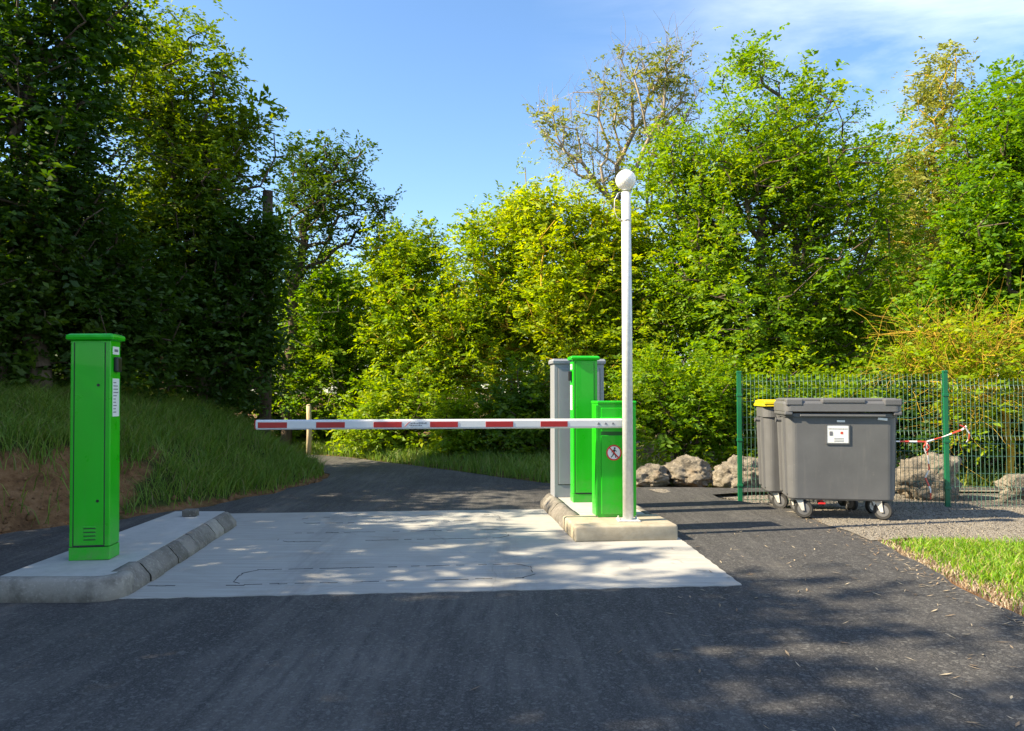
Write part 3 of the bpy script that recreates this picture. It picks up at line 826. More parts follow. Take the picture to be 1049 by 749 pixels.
def wheelie_bin(loc, rz, label, lidmat, rots, plate):
    t = thing('wheelie_bin', label, 'rubbish bin', loc, rz, 'four wheeled rubbish bins')
    bd = bmesh.new()
    rings = []
    for z, hx, hyy, r in ((0.205, 0.545, 0.265, 0.07), (0.225, 0.560, 0.280, 0.085), (0.60, 0.569, 0.300, 0.095), (1.00, 0.577, 0.317, 0.10), (1.13, 0.580, 0.322, 0.10), (1.135, 0.598, 0.340, 0.11), (1.175 if plate else 1.252, 0.600, 0.342, 0.11)):
        rings.append(rrect(hx, hyy, r, z, 6))
    loft(bd, rings)
    body = obj('body', bd, M['bin'], t)
    for sx_ in (-1, 1):   # vertical ribs on both sides, meeting the rim
        for cy in (-0.14, 0.16):
            rb = bmesh.new()
            a = [(sx_*0.553, cy-0.045, 0.26), (sx_*0.553, cy+0.045, 0.26), (sx_*0.578, cy+0.05, 1.13), (sx_*0.578, cy-0.05, 1.13)]
            loft(rb, [[(p[0]*0.98, p[1], p[2]) for p in a], [(p[0]+sx_*0.030, cy+(p[1]-cy)*0.75, p[2]) for p in a]])
            obj('side_rib', rb, M['bin'], body)
    for sx_ in (-1, 1):
        obj('lifting_pin', lathe(bmesh.new(), [(0.022, 0), (0.022, 0.065), (0.030, 0.066), (0.030, 0.076)] if sx_ > 0 else [(0.030, -0.076), (0.030, -0.066), (0.022, -0.065), (0.022, 0)], 14, (sx_*0.585, -0.02, 1.09), 'x'), M['bin'], t)
    ld = bmesh.new()
    rings = []
    lz = 1.192 if plate else 1.262
    for z, hx, hyy, r in ((lz, 0.612, 0.362, 0.07), (lz+0.008, 0.622, 0.372, 0.075), (1.285, 0.622, 0.370, 0.075), (1.305, 0.610, 0.360, 0.075), (1.312, 0.582, 0.330, 0.07)):
        rings.append(rrect(hx, hyy, r, z, 6))
    loft(ld, rings)
    lid = obj('lid', ld, lidmat, t)
    pn = bmesh.new()      # raised pads across the lid and its front edge
    for x0, x1 in ((-0.602, -0.42), (-0.22, 0.24), (0.43, 0.616)):
        box(pn, x0, x1, -0.378, 0.33, 1.285 if x0 > -0.3 and x0 < 0.3 or not plate else 1.262, 1.338, 0.014, 2)
    box(pn, -0.602, 0.602, -0.30, 0.30, 1.300, 1.346, 0.03, 2)
    obj('raised_pad', pn, lidmat, lid)
    for sx_ in (-1, 1):   # downturned ends of the lid
        if plate: obj('lid_end', bbox(sx_*0.572-0.045, sx_*0.572+0.045, -0.365, 0.33, 1.155, 1.198, 0.012), lidmat, lid)
    # grip recess line under the lid
    obj('rim_grip', bbox(-0.45, 0.45, -0.360, -0.340, 1.140, 1.165, 0.006), M['bin'], body)
    hx_ = tube(bmesh.new(), [(-0.57, 0.372, 1.22), (0.57, 0.372, 1.22)], 0.018, 8)
    obj('hinge_bar', hx_, M['bin_lid'], t)
    for (x, y), r in zip(((-0.44, -0.205), (0.40, -0.205), (-0.42, 0.215), (0.42, 0.215)), rots): castor(t, x, y, r)
    pd = bmesh.new(); box(pd, -0.25, -0.17, -0.26, -0.18, 0.155, 0.180, 0.008); box(pd, -0.22, -0.19, -0.22, -0.10, 0.165, 0.21)
    obj('brake_pedal', pd, M['sign_red'], t)
    if plate:
        yf = -0.312
        def skew(bm):   # lie on the sloping front
            for v in bm.verts: v.co.y -= (v.co.z - 0.86)*0.045
            return bm
        def place(bm):
            for v in bm.verts: v.co.x -= 0.055; v.co.z += 0.078
            return skew(bm)
        p = obj('notice_plate', place(bbox(-0.105, 0.125, yf-0.008, yf+0.012, 0.765, 0.965, 0.006)), M['label'], t)
        fr = bmesh.new()
        for a in ((-0.112, 0.132, 0.966, 0.976), (-0.112, 0.132, 0.754, 0.764), (-0.114, -0.1055, 0.754, 0.976), (0.1255, 0.134, 0.754, 0.976)): box(fr, a[0], a[1], yf-0.010, yf+0.012, a[2], a[3])
        obj('plate_frame', place(fr), M['bin_lid'], p)
        ik = bmesh.new()
        rg2 = random.Random(3)
        x = -0.09
        while x < 0.10:
            w = rg2.uniform(0.008, 0.016); box(ik, x, x+w, yf-0.0095, yf-0.006, 0.922, 0.930); x += w+0.004
        for k in range(3): obj('text_line', place(bbox(-0.03, 0.07, yf-0.0095, yf-0.006, 0.785+0.016*k, 0.790+0.016*k)), M['ink'], p)
        obj('printed_lettering', place(ik), M['ink'], p)
        obj('pictogram', place(bbox(-0.08, -0.045, yf-0.0095, yf-0.006, 0.850, 0.898, 0.004, 1)), M['ink'], p)
        ir = bmesh.new(); box(ir, 0.035, 0.065, yf-0.0095, yf-0.006, 0.866, 0.896, 0.002, 1)
        obj('red_print', place(ir), M['ink_red'], p)
        obj('number_tag', place(bbox(0.0, 0.085, yf-0.006, yf+0.012, 1.0, 1.022, 0.002)), M['label'], t)
        s = bbox(-0.05, 0.05, yf-0.024, yf+0.012, -0.014, 0.014, 0.004)
        bmesh.ops.transform(s, matrix=Matrix.Translation((0.42, 0, 1.115)) @ Matrix.Rotation(R(6), 4, 'Y'), verts=s.verts[:])
        obj('sticker', s, M['label'], t)
    return t
wheelie_bin((3.72, 8.87, 0.012), R(-9.5), 'grey wheelie bin with grey lid and white notice plate', M['bin_lid'], (70, 58, 20, 120), True)
wheelie_bin((3.74, 9.70, -0.015), R(-9.0), 'grey wheelie bin with yellow lid behind the grey lidded one', M['yellow'], (60, 30, 50, 10), False)

# ------------------------------------------------------------------ fence
P1, P2 = Vector((wx(757, 10.26), 10.26, 0)), Vector((wx(968, 9.95), 9.95, 0))
dirv = (P2 - P1).normalized(); span = (P2 - P1).length
fz = -0.075
fn = thing('mesh_fence', 'green welded wire mesh fence behind the wheelie bins', 'fence', (P1.x, P1.y, fz), math.atan2(dirv.y, dirv.x))
for k in range(3):
    pb = bbox(k*span-0.030, k*span+0.030, -0.022, 0.022, 0, 1.76, 0.006)
    post = obj('post', pb, M['fence_post'], fn)
    obj('post_cap', bbox(k*span-0.033, k*span+0.033, -0.025, 0.025, 1.757, 1.785, 0.008), M['fence_post'], post)
    for z in (0.25, 0.85, 1.45):
        obj('clamp', bbox(k*span-0.036, k*span+0.036, -0.030, 0.028, z, z+0.035, 0.004), M['fence_post'], post)
for k, dz in ((0, 0.0), (1, -0.06)):
    pm = bmesh.new()
    x0, x1 = k*span+0.045, (k+1)*span-0.045
    H0, H1 = 0.05+dz, 1.74+dz
    def yoff(z):
        o = 0
        for c in (0.30, 0.95, 1.60):
            o = max(o, 0.017*(1 - abs(z-c-dz)/0.055)) if abs(z-c-dz) < 0.055 else o
        return -o
    zs = [H0] + [c+dz+q for c in (0.30, 0.95, 1.60) for q in (-0.055, 0, 0.055)] + [H1]
    n = int((x1-x0)/0.052)
    for i in range(n+1):
        x = x0 + (x1-x0)*i/n
        tube(pm, [(x, yoff(z), z) for z in zs], 0.0036, 4, False)
    hz_ = [H0+0.03] + [c+dz+q for c in (0.30, 0.95, 1.60) for q in (-0.05, 0.05)] + [0.52+dz, 0.74+dz, 1.17+dz, 1.38+dz]
    for z in hz_: tube(pm, [(x0, yoff(z)+0.006, z), (x1, yoff(z)+0.006, z)], 0.0036, 4, False)
    obj('mesh_panel', pm, M['fence'], fn)

# warning tape tied round the second post
def ribbon(paths, w):
    vs, fs, tn = [], [], []
    for pts, seglen in paths:
        pts = [Vector(p) for p in pts]
        dense = [pts[0]]
        for a, b in zip(pts, pts[1:]):
            m = max(1, int((b-a).length/0.02))
            for i in range(1, m+1): dense.append(a.lerp(b, i/m))
        dist = 0
        for i, p in enumerate(dense):
            t = (dense[min(i+1, len(dense)-1)] - dense[max(i-1, 0)]).normalized()
            up = Vector((0, 0.35, 1)) if abs(t.z) < 0.8 else Vector((1, 0.3, 0))
            side = (up - t*up.dot(t)).normalized()
            tw = 0.5 + 0.5*abs(math.cos(dist*4.0))
            nn = t.cross(side).normalized()*0.001
            for q in (side*w*tw + nn, -side*w*tw + nn, -side*w*tw - nn, side*w*tw - nn): vs.append(p+q)
            if i:
                b0 = len(vs)-8
                for j in range(4):
                    fs.append((b0+j, b0+(j+1) % 4, b0+4+(j+1) % 4, b0+4+j)); tn.append(1.0 if (dist % (2*seglen)) < seglen else 0.0)
            if i < len(dense)-1: dist += (dense[i+1]-p).length
    return np_mesh('warning_tape', np.array([tuple(v) for v in vs]), np.array(fs), {'tint': np.array(tn)})
def at(px, py, d): return (wx(px, d), d, wz(py, d))
tp = ribbon([([at(880, 449, 9.70), at(915, 452, 9.68), at(948, 452.5, 9.80), at(966, 447, 9.88), at(985, 440, 9.86), at(989, 436.5, 9.86)], 0.13),
             ([at(948, 452.5, 9.79), at(945, 457, 9.78), at(947, 464, 9.78), at(951, 458, 9.77), at(948, 453, 9.78), at(949, 466, 9.78), at(950, 480, 9.80), at(946, 489, 9.81), at(951, 501, 9.80), at(951, 511, 9.80)], 0.10),
             ([at(982, 435.5, 9.84), at(988, 438, 9.85), at(992, 444, 9.85), at(991.5, 449, 9.84), at(988.5, 453, 9.84)], 0.09)], 0.0125)
tag(link('warning_tape', tp, M['tape']), 'red and white tape tied round the fence post, ends dangling', 'tape')

# ------------------------------------------------------------------ boulders
def boulder(px, d, w, h, dp, seed, label, flat=0.0, zb=-0.06):
    bm = bmesh.new()
    bmesh.ops.create_icosphere(bm, subdivisions=5, radius=1.0)
    rg = np.random.default_rng(seed)
    planes = [(Vector(rg.normal(size=3)).normalized(), rg.uniform(0.62, 0.95)) for _ in range(11)]
    planes.append((Vector((0.1, -0.2, 1)).normalized(), 0.78 if flat else 0.92))
    from mathutils import noise
    off = Vector((seed*3.1, seed*1.7, 0))
    for v in bm.verts:
        p = v.co.copy()
        for nrm, dd in planes:
            s = p.dot(nrm) - dd
            if s > 0: p -= nrm*s*0.85
        p += p.normalized()*(noise.fractal(p*2.2+off, 0.7, 2.1, 7)*0.21)
        q = p*1.05
        v.co = Vector((q.x*w/2, q.y*dp/2, q.z*h*0.5/0.85))
    zmin = -h*0.36
    for v in bm.verts: v.co.z = max(v.co.z, zmin - 0.05)
    o = tag(obj('boulder', bm, M['rock'], None, True), label, 'boulder', 'limestone boulders along the gravel')
    o.location = (wx(px, d), d, zb - zmin + 0.01); o.rotation_euler = (0, 0, rg.uniform(-0.3, 0.3))
    return o
boulder(664, 12.0, 0.66, 0.33, 0.5, 11, 'lowest small boulder just right of the barrier cabinet', zb=0.0)
boulder(704, 12.1, 0.82, 0.46, 0.6, 23, 'rounded grey boulder left of the first fence post, second from barrier', zb=-0.03)
boulder(755, 11.9, 0.82, 0.52, 0.6, 36, 'pale boulder directly behind the first fence post')
boulder(951, 10.75, 0.98, 0.66, 0.6, 41, 'large boulder behind the dangling tape and second fence post')
boulder(1056, 10.45, 1.15, 0.40, 0.7, 52, 'pale yellowish flat topped boulder behind the right mesh panel', 1.0)

# ------------------------------------------------------------------ trees
def frusta(P0, P1, R0, R1, sides):
    """vectorised tapered tubes"""
    n = len(P0)
    d = P1 - P0
    L = np.linalg.norm(d, axis=1, keepdims=True) + 1e-9
    t = d/L
    a = np.where(np.abs(t[:, 2:3]) < 0.9, np.array([[0, 0, 1.0]]), np.array([[1.0, 0, 0]]))
    nn = np.cross(t, a); nn /= np.linalg.norm(nn, axis=1, keepdims=True)
    bb = np.cross(t, nn)
    ang = 2*PI*np.arange(sides)/sides
    ca, sa = np.cos(ang), np.sin(ang)
    ring = nn[:, None, :]*ca[None, :, None] + bb[:, None, :]*sa[None, :, None]
    V = np.concatenate([P0[:, None, :] + ring*R0[:, None, None], P1[:, None, :] + ring*R1[:, None, None]], 1)
    k = np.arange(sides)
    f = np.stack([k, (k+1) % sides, (k+1) % sides + sides, k + sides], -1)
    Fc = (f[None] + (2*sides*np.arange(n))[:, None, None]).reshape(-1, 4)
    return V.reshape(-1, 3), Fc

def unit(v): return v/(np.linalg.norm(v, axis=-1, keepdims=True) + 1e-9)

def leaf_mesh(rg, C, outd, sprays, nl, slen, ll, lw, rag=0.2, up=0.25):
    """sprays of leaflets at the clump centres C"""
    n = len(C)
    ctint = rg.random(n)
    I = np.repeat(np.arange(n), sprays)
    keep = rg.random(len(I)) > 0.12
    I = I[keep]
    m = len(I)
    D = unit(outd[I]*0.55 + rg.normal(size=(m, 3))*0.75 + np.array([0, 0, up]))
    O = C[I] + rg.normal(size=(m, 3))*rag
    SL = slen*rg.uniform(0.6, 1.25, m)
    t = (np.arange(nl) + 0.7)/nl
    pos = O[:, None, :] + D[:, None, :]*(t[None, :, None]*SL[:, None, None])
    pos[:, :, 2] -= (t[None, :]**2)*SL[:, None]*0.35
    side = np.cross(D, np.array([0, 0, 1.0])); side = unit(side + rg.normal(size=(m, 3))*0.15)
    sg = np.where(np.arange(nl) % 2 == 0, 1.0, -1.0)
    ld = unit(side[:, None, :]*sg[None, :, None] + D[:, None, :]*0.55 + rg.normal(size=(m, nl, 3))*0.28)
    nrm = unit(np.array([0, 0, 0.50]) + outd[I][:, None, :]*0.45 + rg.normal(size=(m, nl, 3))*0.55)
    wd = unit(np.cross(ld, nrm))
    cs = np.clip(rg.lognormal(0, 0.28, n), 0.55, 1.7)[I][:, None, None]
    LL = ll*cs*rg.uniform(0.55, 1.3, (m, nl, 1)); LW = lw*cs*rg.uniform(0.7, 1.25, (m, nl, 1))
    fold = np.cross(wd, ld)
    b0 = pos
    tip = pos + ld*LL
    tip[:, :, 2] -= LL[:, :, 0]*0.15
    mid = pos + ld*LL*0.45
    s1 = mid + wd*LW*0.5 + fold*LW*0.15
    s2 = mid - wd*LW*0.5 + fold*LW*0.15
    V = np.stack([b0, s1, tip, s2], 2).reshape(-1, 3)
    q = m*nl
    Fc = np.arange(q*4).reshape(q, 4)
    tint = np.clip(ctint[I][:, None]*0.55 + rg.random((m, nl))*0.45, 0, 1).ravel()
    return V, Fc, tint

def tree(name, label, px, d, lobes, n, leafmat, barkmat, seed, tr=0.16, sprays=9, nl=9, slen=0.36, ll=0.105, lw=0.050,
         twigs=0, twig_len=0.5, shell=0.5, lean=0.0, cat='tree', group=None, world=None, trunk_top=None, rag=0.2, r0=0.010, wig=0.10, plw=0.18):
    """lobes in picture measures at the tree's own distance: (px, py, rx, ry, depth offset m, weight)"""
    rg = np.random.default_rng(seed)
    bx = wx(px, d) if world is None else world[0]
    by = d if world is None else world[1]
    bz = float(hgt(bx, by)) - 0.05
    Ls = []
    for lb in lobes:
        if world is None:
            lpx, lpy, rx, ry = lb[:4]
            dd = lb[4] if len(lb) > 4 else 0.0
            w = lb[5] if len(lb) > 5 else 1.0
            de = d + dd
            c = np.array([wx(lpx, de) - bx, dd, wz(lpy, de) - bz]); r = np.array([rx*de/F, 0.5*(rx+min(rx, ry))*de/F, ry*de/F])
        else:
            c = np.array(lb[:3]); r = np.array(lb[3:6]); w = lb[6] if len(lb) > 6 else 1.0
        Ls.append((c, r, w))
    vol = np.array([l[1].prod()**0.72*l[2] for l in Ls]); vol /= vol.sum()
    pick = rg.choice(len(Ls), n, p=vol)
    dirs = unit(rg.normal(size=(n, 3)))
    rad = rg.random(n)**shell
    ph = rg.uniform(0, 2*PI, (len(Ls), 3))[pick]
    bump = 1 + 0.20*np.sin(dirs[:, 0]*4.5 + ph[:, 0])*np.cos(dirs[:, 2]*5.5 + ph[:, 1]) + 0.16*np.sin(dirs[:, 1]*8 + dirs[:, 2]*7 + ph[:, 2]) + 0.12*rg.normal(size=n)
    shoot = rg.random(n) < 0.05
    bump = np.where(shoot, bump*1.22, bump)
    Cc = np.array([Ls[i][0] for i in pick]); Rr = np.array([Ls[i][1] for i in pick])
    C = Cc + dirs*Rr*(rad*bump)[:, None]
    ok = C[:, 2] > 0.15
    C, dirs = C[ok], dirs[ok]
    top = max(l[0][2] + 0.3*l[1][2] for l in Ls) if trunk_top is None else trunk_top
    cen = np.average(np.array([l[0] for l in Ls]), axis=0, weights=vol)
    # trunk
    nt = 9
    nodes = [np.array([lean*0 + cen[0]*0.5*(k/nt)**2 + 0.06*math.sin(k*1.7+seed)*(k > 0), cen[1]*0.5*(k/nt)**2 + 0.06*math.cos(k*1.3+seed)*(k > 0), top*0.72*k/nt]) for k in range(nt+1)]
    par = [-1] + list(range(nt))
    plen = [0.0]
    for k in range(1, nt+1): plen.append(plen[-1] + np.linalg.norm(nodes[k]-nodes[k-1]))
    cap = len(C)*14 + 50
    N = np.zeros((cap, 3)); PL = np.zeros(cap)
    N[:nt+1] = nodes; PL[:nt+1] = plen
    cnt = nt+1
    par = par + [0]*(cap - cnt)
    order = np.argsort(np.linalg.norm(C - np.array([cen[0]*0.4, cen[1]*0.4, top*0.5]), axis=1))
    tips = []
    for ci in order:
        p = C[ci]
        df = p - N[:cnt]
        dist = np.linalg.norm(df, axis=1)
        cost = dist + plw*PL[:cnt] + 0.9*np.maximum(0, -df[:, 2]) + np.where(N[:cnt, 2] < 0.12*top, 3.0, 0)
        j = int(np.argmin(cost))
        L = dist[j]
        m = max(1, int(L/0.45))
        prev = j
        a = N[j].copy()
        perp = rg.normal(size=3)*wig*L
        for k in range(1, m+1):
            f = k/m
            q = a + (p-a)*f + perp*math.sin(PI*f) + np.array([0, 0, -0.10*L*math.sin(PI*f)])
            if k < m: q = q + rg.normal(size=3)*wig*0.4
            N[cnt] = q; PL[cnt] = PL[prev] + L/m; par[cnt] = prev
            prev = cnt; cnt += 1
            if cnt >= cap-20: break
        tips.append(prev)
        if cnt >= cap-20: break
    N = N[:cnt]; par = np.array(par[:cnt])
    A = np.full(cnt, 0.0)
    e = 2.3
    for t_ in tips: A[t_] += r0**e
    for i in range(cnt-1, 0, -1):
        if A[i] == 0: A[i] = r0**e*0.5
        A[par[i]] += A[i]
    rad_ = A**(1/e)
    sc_ = tr/rad_[0]
    blend = np.clip((rad_/rad_[0])**0.6, 0, 1)
    rad_ = rad_*(1 + (sc_-1)*blend)
    rad_[0] *= 1.25
    ii = np.arange(1, cnt)
    big = rad_[ii] > 0.03
    V1, F1 = frusta(N[par[ii[big]]], N[ii[big]], np.minimum(rad_[par[ii[big]]], rad_[ii[big]]*1.5), rad_[ii[big]], 8)
    sm_ = ii[~big]
    V2, F2 = frusta(N[par[sm_]], N[sm_], np.minimum(rad_[par[sm_]], rad_[sm_]*1.35), rad_[sm_], 4)
    Vs, Fs = [V1, V2], [F1, F2 + len(V1)]
    outd = unit(C - np.array([cen[0]*0.6, cen[1]*0.6, cen[2]*0.55]))
    if twigs:
        I = np.repeat(np.arange(len(C)), twigs)
        D = unit(outd[I]*0.7 + rg.normal(size=(len(I), 3))*0.7 + np.array([0, 0, 0.15]))
        p0 = C[I] + rg.normal(size=(len(I), 3))*0.02
        for s in range(3):
            ln = twig_len*rg.uniform(0.2, 0.5, (len(I), 1))
            p1 = p0 + D*ln
            rr = r0*0.62*(1 - s*0.27)
            V3, F3 = frusta(p0, p1, np.full(len(I), rr), np.full(len(I), rr*0.72), 3)
            off = sum(len(v) for v in Vs)
            Vs.append(V3); Fs.append(F3 + off)
            p0 = p1
            D = unit(D + rg.normal(size=D.shape)*0.26 + np.array([0, 0, -0.05]))
    t = thing(name, label, cat, (bx, by, bz), 0, group)
    me = np_mesh('trunk', np.concatenate(Vs), np.concatenate(Fs))
    link('trunk', me, barkmat, t, True)
    if sprays:
        V, Fc, tint = leaf_mesh(rg, C, outd, sprays, nl, slen, ll, lw, rag)
        okv = (V[:, 2].reshape(-1, 4).min(1) > -0.02)
        V = V.reshape(-1, 4, 3)[okv].reshape(-1, 3); tint = tint[okv]
        Fc = np.arange(len(V)).reshape(-1, 4)
        link('crown', np_mesh('crown', V, Fc, {'tint': tint}), leafmat, t)
    return t

GT = 'trees round the car park'
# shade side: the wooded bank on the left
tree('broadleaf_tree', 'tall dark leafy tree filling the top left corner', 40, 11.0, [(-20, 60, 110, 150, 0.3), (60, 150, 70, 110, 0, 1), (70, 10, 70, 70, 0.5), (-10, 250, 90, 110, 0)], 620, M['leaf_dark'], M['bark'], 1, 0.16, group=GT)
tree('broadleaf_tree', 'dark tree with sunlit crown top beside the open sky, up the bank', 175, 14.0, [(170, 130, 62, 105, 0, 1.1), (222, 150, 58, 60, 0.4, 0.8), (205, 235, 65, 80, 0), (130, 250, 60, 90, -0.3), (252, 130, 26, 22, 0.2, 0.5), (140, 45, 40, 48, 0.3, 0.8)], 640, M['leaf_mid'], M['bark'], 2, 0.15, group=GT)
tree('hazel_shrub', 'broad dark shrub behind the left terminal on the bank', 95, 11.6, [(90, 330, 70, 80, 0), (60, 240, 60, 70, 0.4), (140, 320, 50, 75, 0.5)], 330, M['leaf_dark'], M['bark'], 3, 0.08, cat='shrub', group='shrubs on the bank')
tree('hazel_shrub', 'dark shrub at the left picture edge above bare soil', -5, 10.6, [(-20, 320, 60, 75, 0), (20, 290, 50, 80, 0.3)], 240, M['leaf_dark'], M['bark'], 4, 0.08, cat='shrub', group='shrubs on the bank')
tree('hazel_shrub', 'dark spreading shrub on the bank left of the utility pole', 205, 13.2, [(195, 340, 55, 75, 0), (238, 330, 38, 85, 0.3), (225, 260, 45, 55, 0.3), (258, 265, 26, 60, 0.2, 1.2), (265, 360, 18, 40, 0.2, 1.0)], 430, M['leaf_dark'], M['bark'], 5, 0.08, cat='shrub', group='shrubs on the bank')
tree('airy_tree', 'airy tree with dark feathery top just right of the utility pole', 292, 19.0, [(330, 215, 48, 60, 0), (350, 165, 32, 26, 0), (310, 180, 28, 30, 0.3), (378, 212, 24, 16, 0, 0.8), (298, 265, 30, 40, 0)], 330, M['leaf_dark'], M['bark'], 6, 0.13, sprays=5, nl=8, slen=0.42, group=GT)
# lit centre
tree('young_tree', 'round lime green tree with pale trunk at the road bend', 317, 19.3, [(335, 340, 48, 55, 0), (310, 390, 34, 48, 0.2), (365, 390, 42, 55, 0.3), (345, 300, 30, 26, 0.2)], 460, M['leaf_ash'], M['bark_pale'], 7, 0.09, group=GT)
tree('young_tree', 'yellow green tree with upright crown left of picture centre', 420, 18.6, [(415, 290, 40, 56, 0), (425, 360, 48, 60, 0), (398, 262, 22, 26, 0.2), (440, 265, 20, 26, 0)], 430, M['leaf_lime'], M['bark_ochre'], 8, 0.10, group=GT)
tree('broadleaf_tree', 'bushy lime tree above the middle of the barrier arm', 505, 18.0, [(505, 300, 52, 62, 0), (480, 360, 58, 62, 0.2), (550, 330, 48, 66, 0.3), (530, 240, 34, 40, 0.3), (490, 245, 24, 26, 0)], 640, M['leaf_lime'], M['bark_ochre'], 9, 0.13, group=GT)
tree('broadleaf_tree', 'leafy tree directly behind the green barrier terminal', 590, 17.0, [(580, 300, 50, 70, 0), (615, 270, 45, 55, 0.4), (550, 225, 36, 30, 0.4), (610, 370, 56, 60, 0), (600, 220, 30, 26, 0.3), (650, 330, 40, 60, 0.6), (650, 260, 26, 40, 0.8)], 760, M['leaf_lime'], M['bark_ochre'], 10, 0.14, group=GT)
tree('bare_tree', 'half bare tree with sparse leaf tufts above the lamp globe', 665, 20.5, [(690, 75, 36, 42, 0), (640, 100, 42, 50, 0), (590, 145, 36, 50, 0, 1.3), (568, 120, 18, 30, 0, 1.0), (620, 190, 40, 34, 0), (672, 150, 40, 50, 0), (706, 110, 22, 56, 0)], 170, M['leaf_sparse'], M['bark_grey'], 11, 0.13, sprays=7, nl=7, slen=0.30, ll=0.10, twigs=3, twig_len=0.9, shell=0.42, r0=0.012, wig=0.045, plw=0.6, group=GT, trunk_top=6.0)
tree('ash_tree', 'largest ash tree, full bright crown rising behind the bins', 780, 16.8, [(790, 165, 92, 66, 0), (768, 66, 30, 34, 0.2, 0.7), (832, 98, 40, 28, 0, 0.7), (720, 215, 62, 75, 0), (850, 210, 84, 86, 0.2), (760, 310, 90, 80, -0.2), (860, 330, 70, 70, 0.2), (700, 310, 50, 70, 0.2), (690, 165, 34, 34, 0.3), (800, 380, 80, 50, 0.4)], 1900, M['leaf_ash'], M['bark'], 12, 0.20, ll=0.092, lw=0.045, group=GT)
tree('poplar_tree', 'slender pale yellow tree with thin top behind the right ash', 962, 19.5, [(965, 100, 34, 55, 0, 0.8), (950, 180, 36, 60, 0, 0.8), (985, 170, 30, 60, 0), (955, 250, 50, 66, 0), (975, 62, 20, 20, 0, 0.5)], 360, M['leaf_pale'], M['bark_ochre'], 13, 0.12, sprays=10, nl=7, slen=0.26, group=GT)
tree('ash_tree', 'bright ash tree at the right picture edge', 1060, 14.6, [(1040, 150, 48, 62, 0), (1075, 110, 60, 60, 0.3), (1010, 230, 50, 66, 0), (1070, 260, 80, 80, 0), (980, 300, 46, 46, 0.2), (1050, 335, 60, 50, 0.3)], 820, M['leaf_ash'], M['bark'], 14, 0.17, group=GT)
tree('bare_shrub', 'ochre twiggy shrub leaning through the fence at right', 1035, 12.0, [(960, 345, 46, 28, 0), (1005, 368, 60, 40, 0), (1040, 400, 50, 55, -0.3), (990, 415, 36, 40, -0.3), (940, 380, 26, 22, 0)], 150, M['leaf_lime'], M['bark_ochre'], 15, 0.06, sprays=8, nl=8, slen=0.30, ll=0.085, lw=0.038, twigs=4, twig_len=0.75, r0=0.0075, wig=0.05, cat='shrub')
# understorey
GS = 'bushes under the trees'
tree('bush', 'bright lime bush behind the boulders right of the lamp post', 690, 13.6, [(690, 420, 52, 46, 0), (725, 410, 45, 50, 0.2), (665, 400, 30, 40, 0.2)], 420, M['leaf_lime'], M['bark'], 16, 0.05, ll=0.085, lw=0.04, slen=0.28, cat='bush', group=GS)
tree('bush', 'small bright lime bush under the middle of the barrier arm', 475, 15.8, [(475, 448, 26, 28, 0), (468, 428, 20, 20, 0)], 170, M['leaf_lime'], M['bark'], 17, 0.04, ll=0.085, lw=0.04, slen=0.25, rag=0.12, cat='bush', group=GS)
tree('bush', 'dark bush filling the shade left of the grey cabinet', 545, 15.6, [(545, 425, 48, 48, 0), (590, 420, 40, 50, 0.4), (520, 440, 30, 34, 0)], 260, M['leaf_mid'], M['bark'], 18, 0.05, cat='bush', group=GS)
tree('bush', 'green bush left of the small lime bush by the verge', 415, 17.4, [(415, 425, 50, 40, 0), (385, 435, 34, 30, 0)], 190, M['leaf_ash'], M['bark'], 19, 0.05, cat='bush', group=GS)
tree('bush', 'low lime bush beside the pale trunk at the road bend', 345, 20.2, [(345, 440, 30, 24, 0), (300, 440, 26, 24, 0.2)], 150, M['leaf_ash'], M['bark'], 20, 0.04, cat='bush', group=GS)
tree('bush', 'green bush behind the mesh fence and yellow lidded bin', 815, 13.4, [(800, 430, 56, 50, 0), (860, 425, 55, 55, 0.3), (760, 440, 36, 40, 0.3)], 230, M['leaf_ash'], M['bark'], 21, 0.05, cat='bush', group=GS)
tree('bush', 'dark bush behind the big boulder and second fence post', 960, 13.0, [(940, 430, 60, 50, 0), (1010, 440, 60, 50, 0.3), (1070, 430, 50, 60, 0.2)], 230, M['leaf_dark'], M['bark'], 22, 0.05, cat='bush', group=GS)
# backdrop wood behind the front rank
GB = 'trees further back in the wood'
tree('background_tree', 'shaded tree further back behind the round lime tree', 350, 25.0, [(350, 330, 60, 70, 0), (300, 340, 50, 90, 0), (400, 330, 40, 60, 0)], 330, M['leaf_ash'], M['bark'], 31, 0.14, ll=0.16, lw=0.08, group=GB)
tree('background_tree', 'tree further back behind the bushy lime trees', 520, 24.0, [(460, 340, 60, 70, 0), (540, 330, 70, 80, 0), (620, 330, 60, 90, 0)], 420, M['leaf_ash'], M['bark'], 32, 0.14, ll=0.16, lw=0.08, group=GB)
tree('background_tree', 'tree further back behind the largest ash', 770, 23.0, [(720, 330, 70, 100, 0), (820, 330, 80, 110, 0), (900, 350, 60, 90, 0)], 480, M['leaf_ash'], M['bark'], 33, 0.15, ll=0.16, lw=0.08, group=GB)
tree('background_tree', 'tree further back behind the ochre shrub', 1000, 22.0, [(960, 350, 70, 70, 0), (1050, 330, 80, 110, 0)], 340, M['leaf_ash'], M['bark'], 34, 0.14, ll=0.16, lw=0.08, group=GB)
tree('background_tree', 'tree further back filling the gap beside the slender pale tree', 920, 21.0, [(935, 250, 48, 66, 0), (905, 320, 60, 80, 0), (980, 290, 50, 70, 0), (915, 185, 34, 46, 0)], 560, M['leaf_ash'], M['bark_ochre'], 37, 0.15, group=GB)
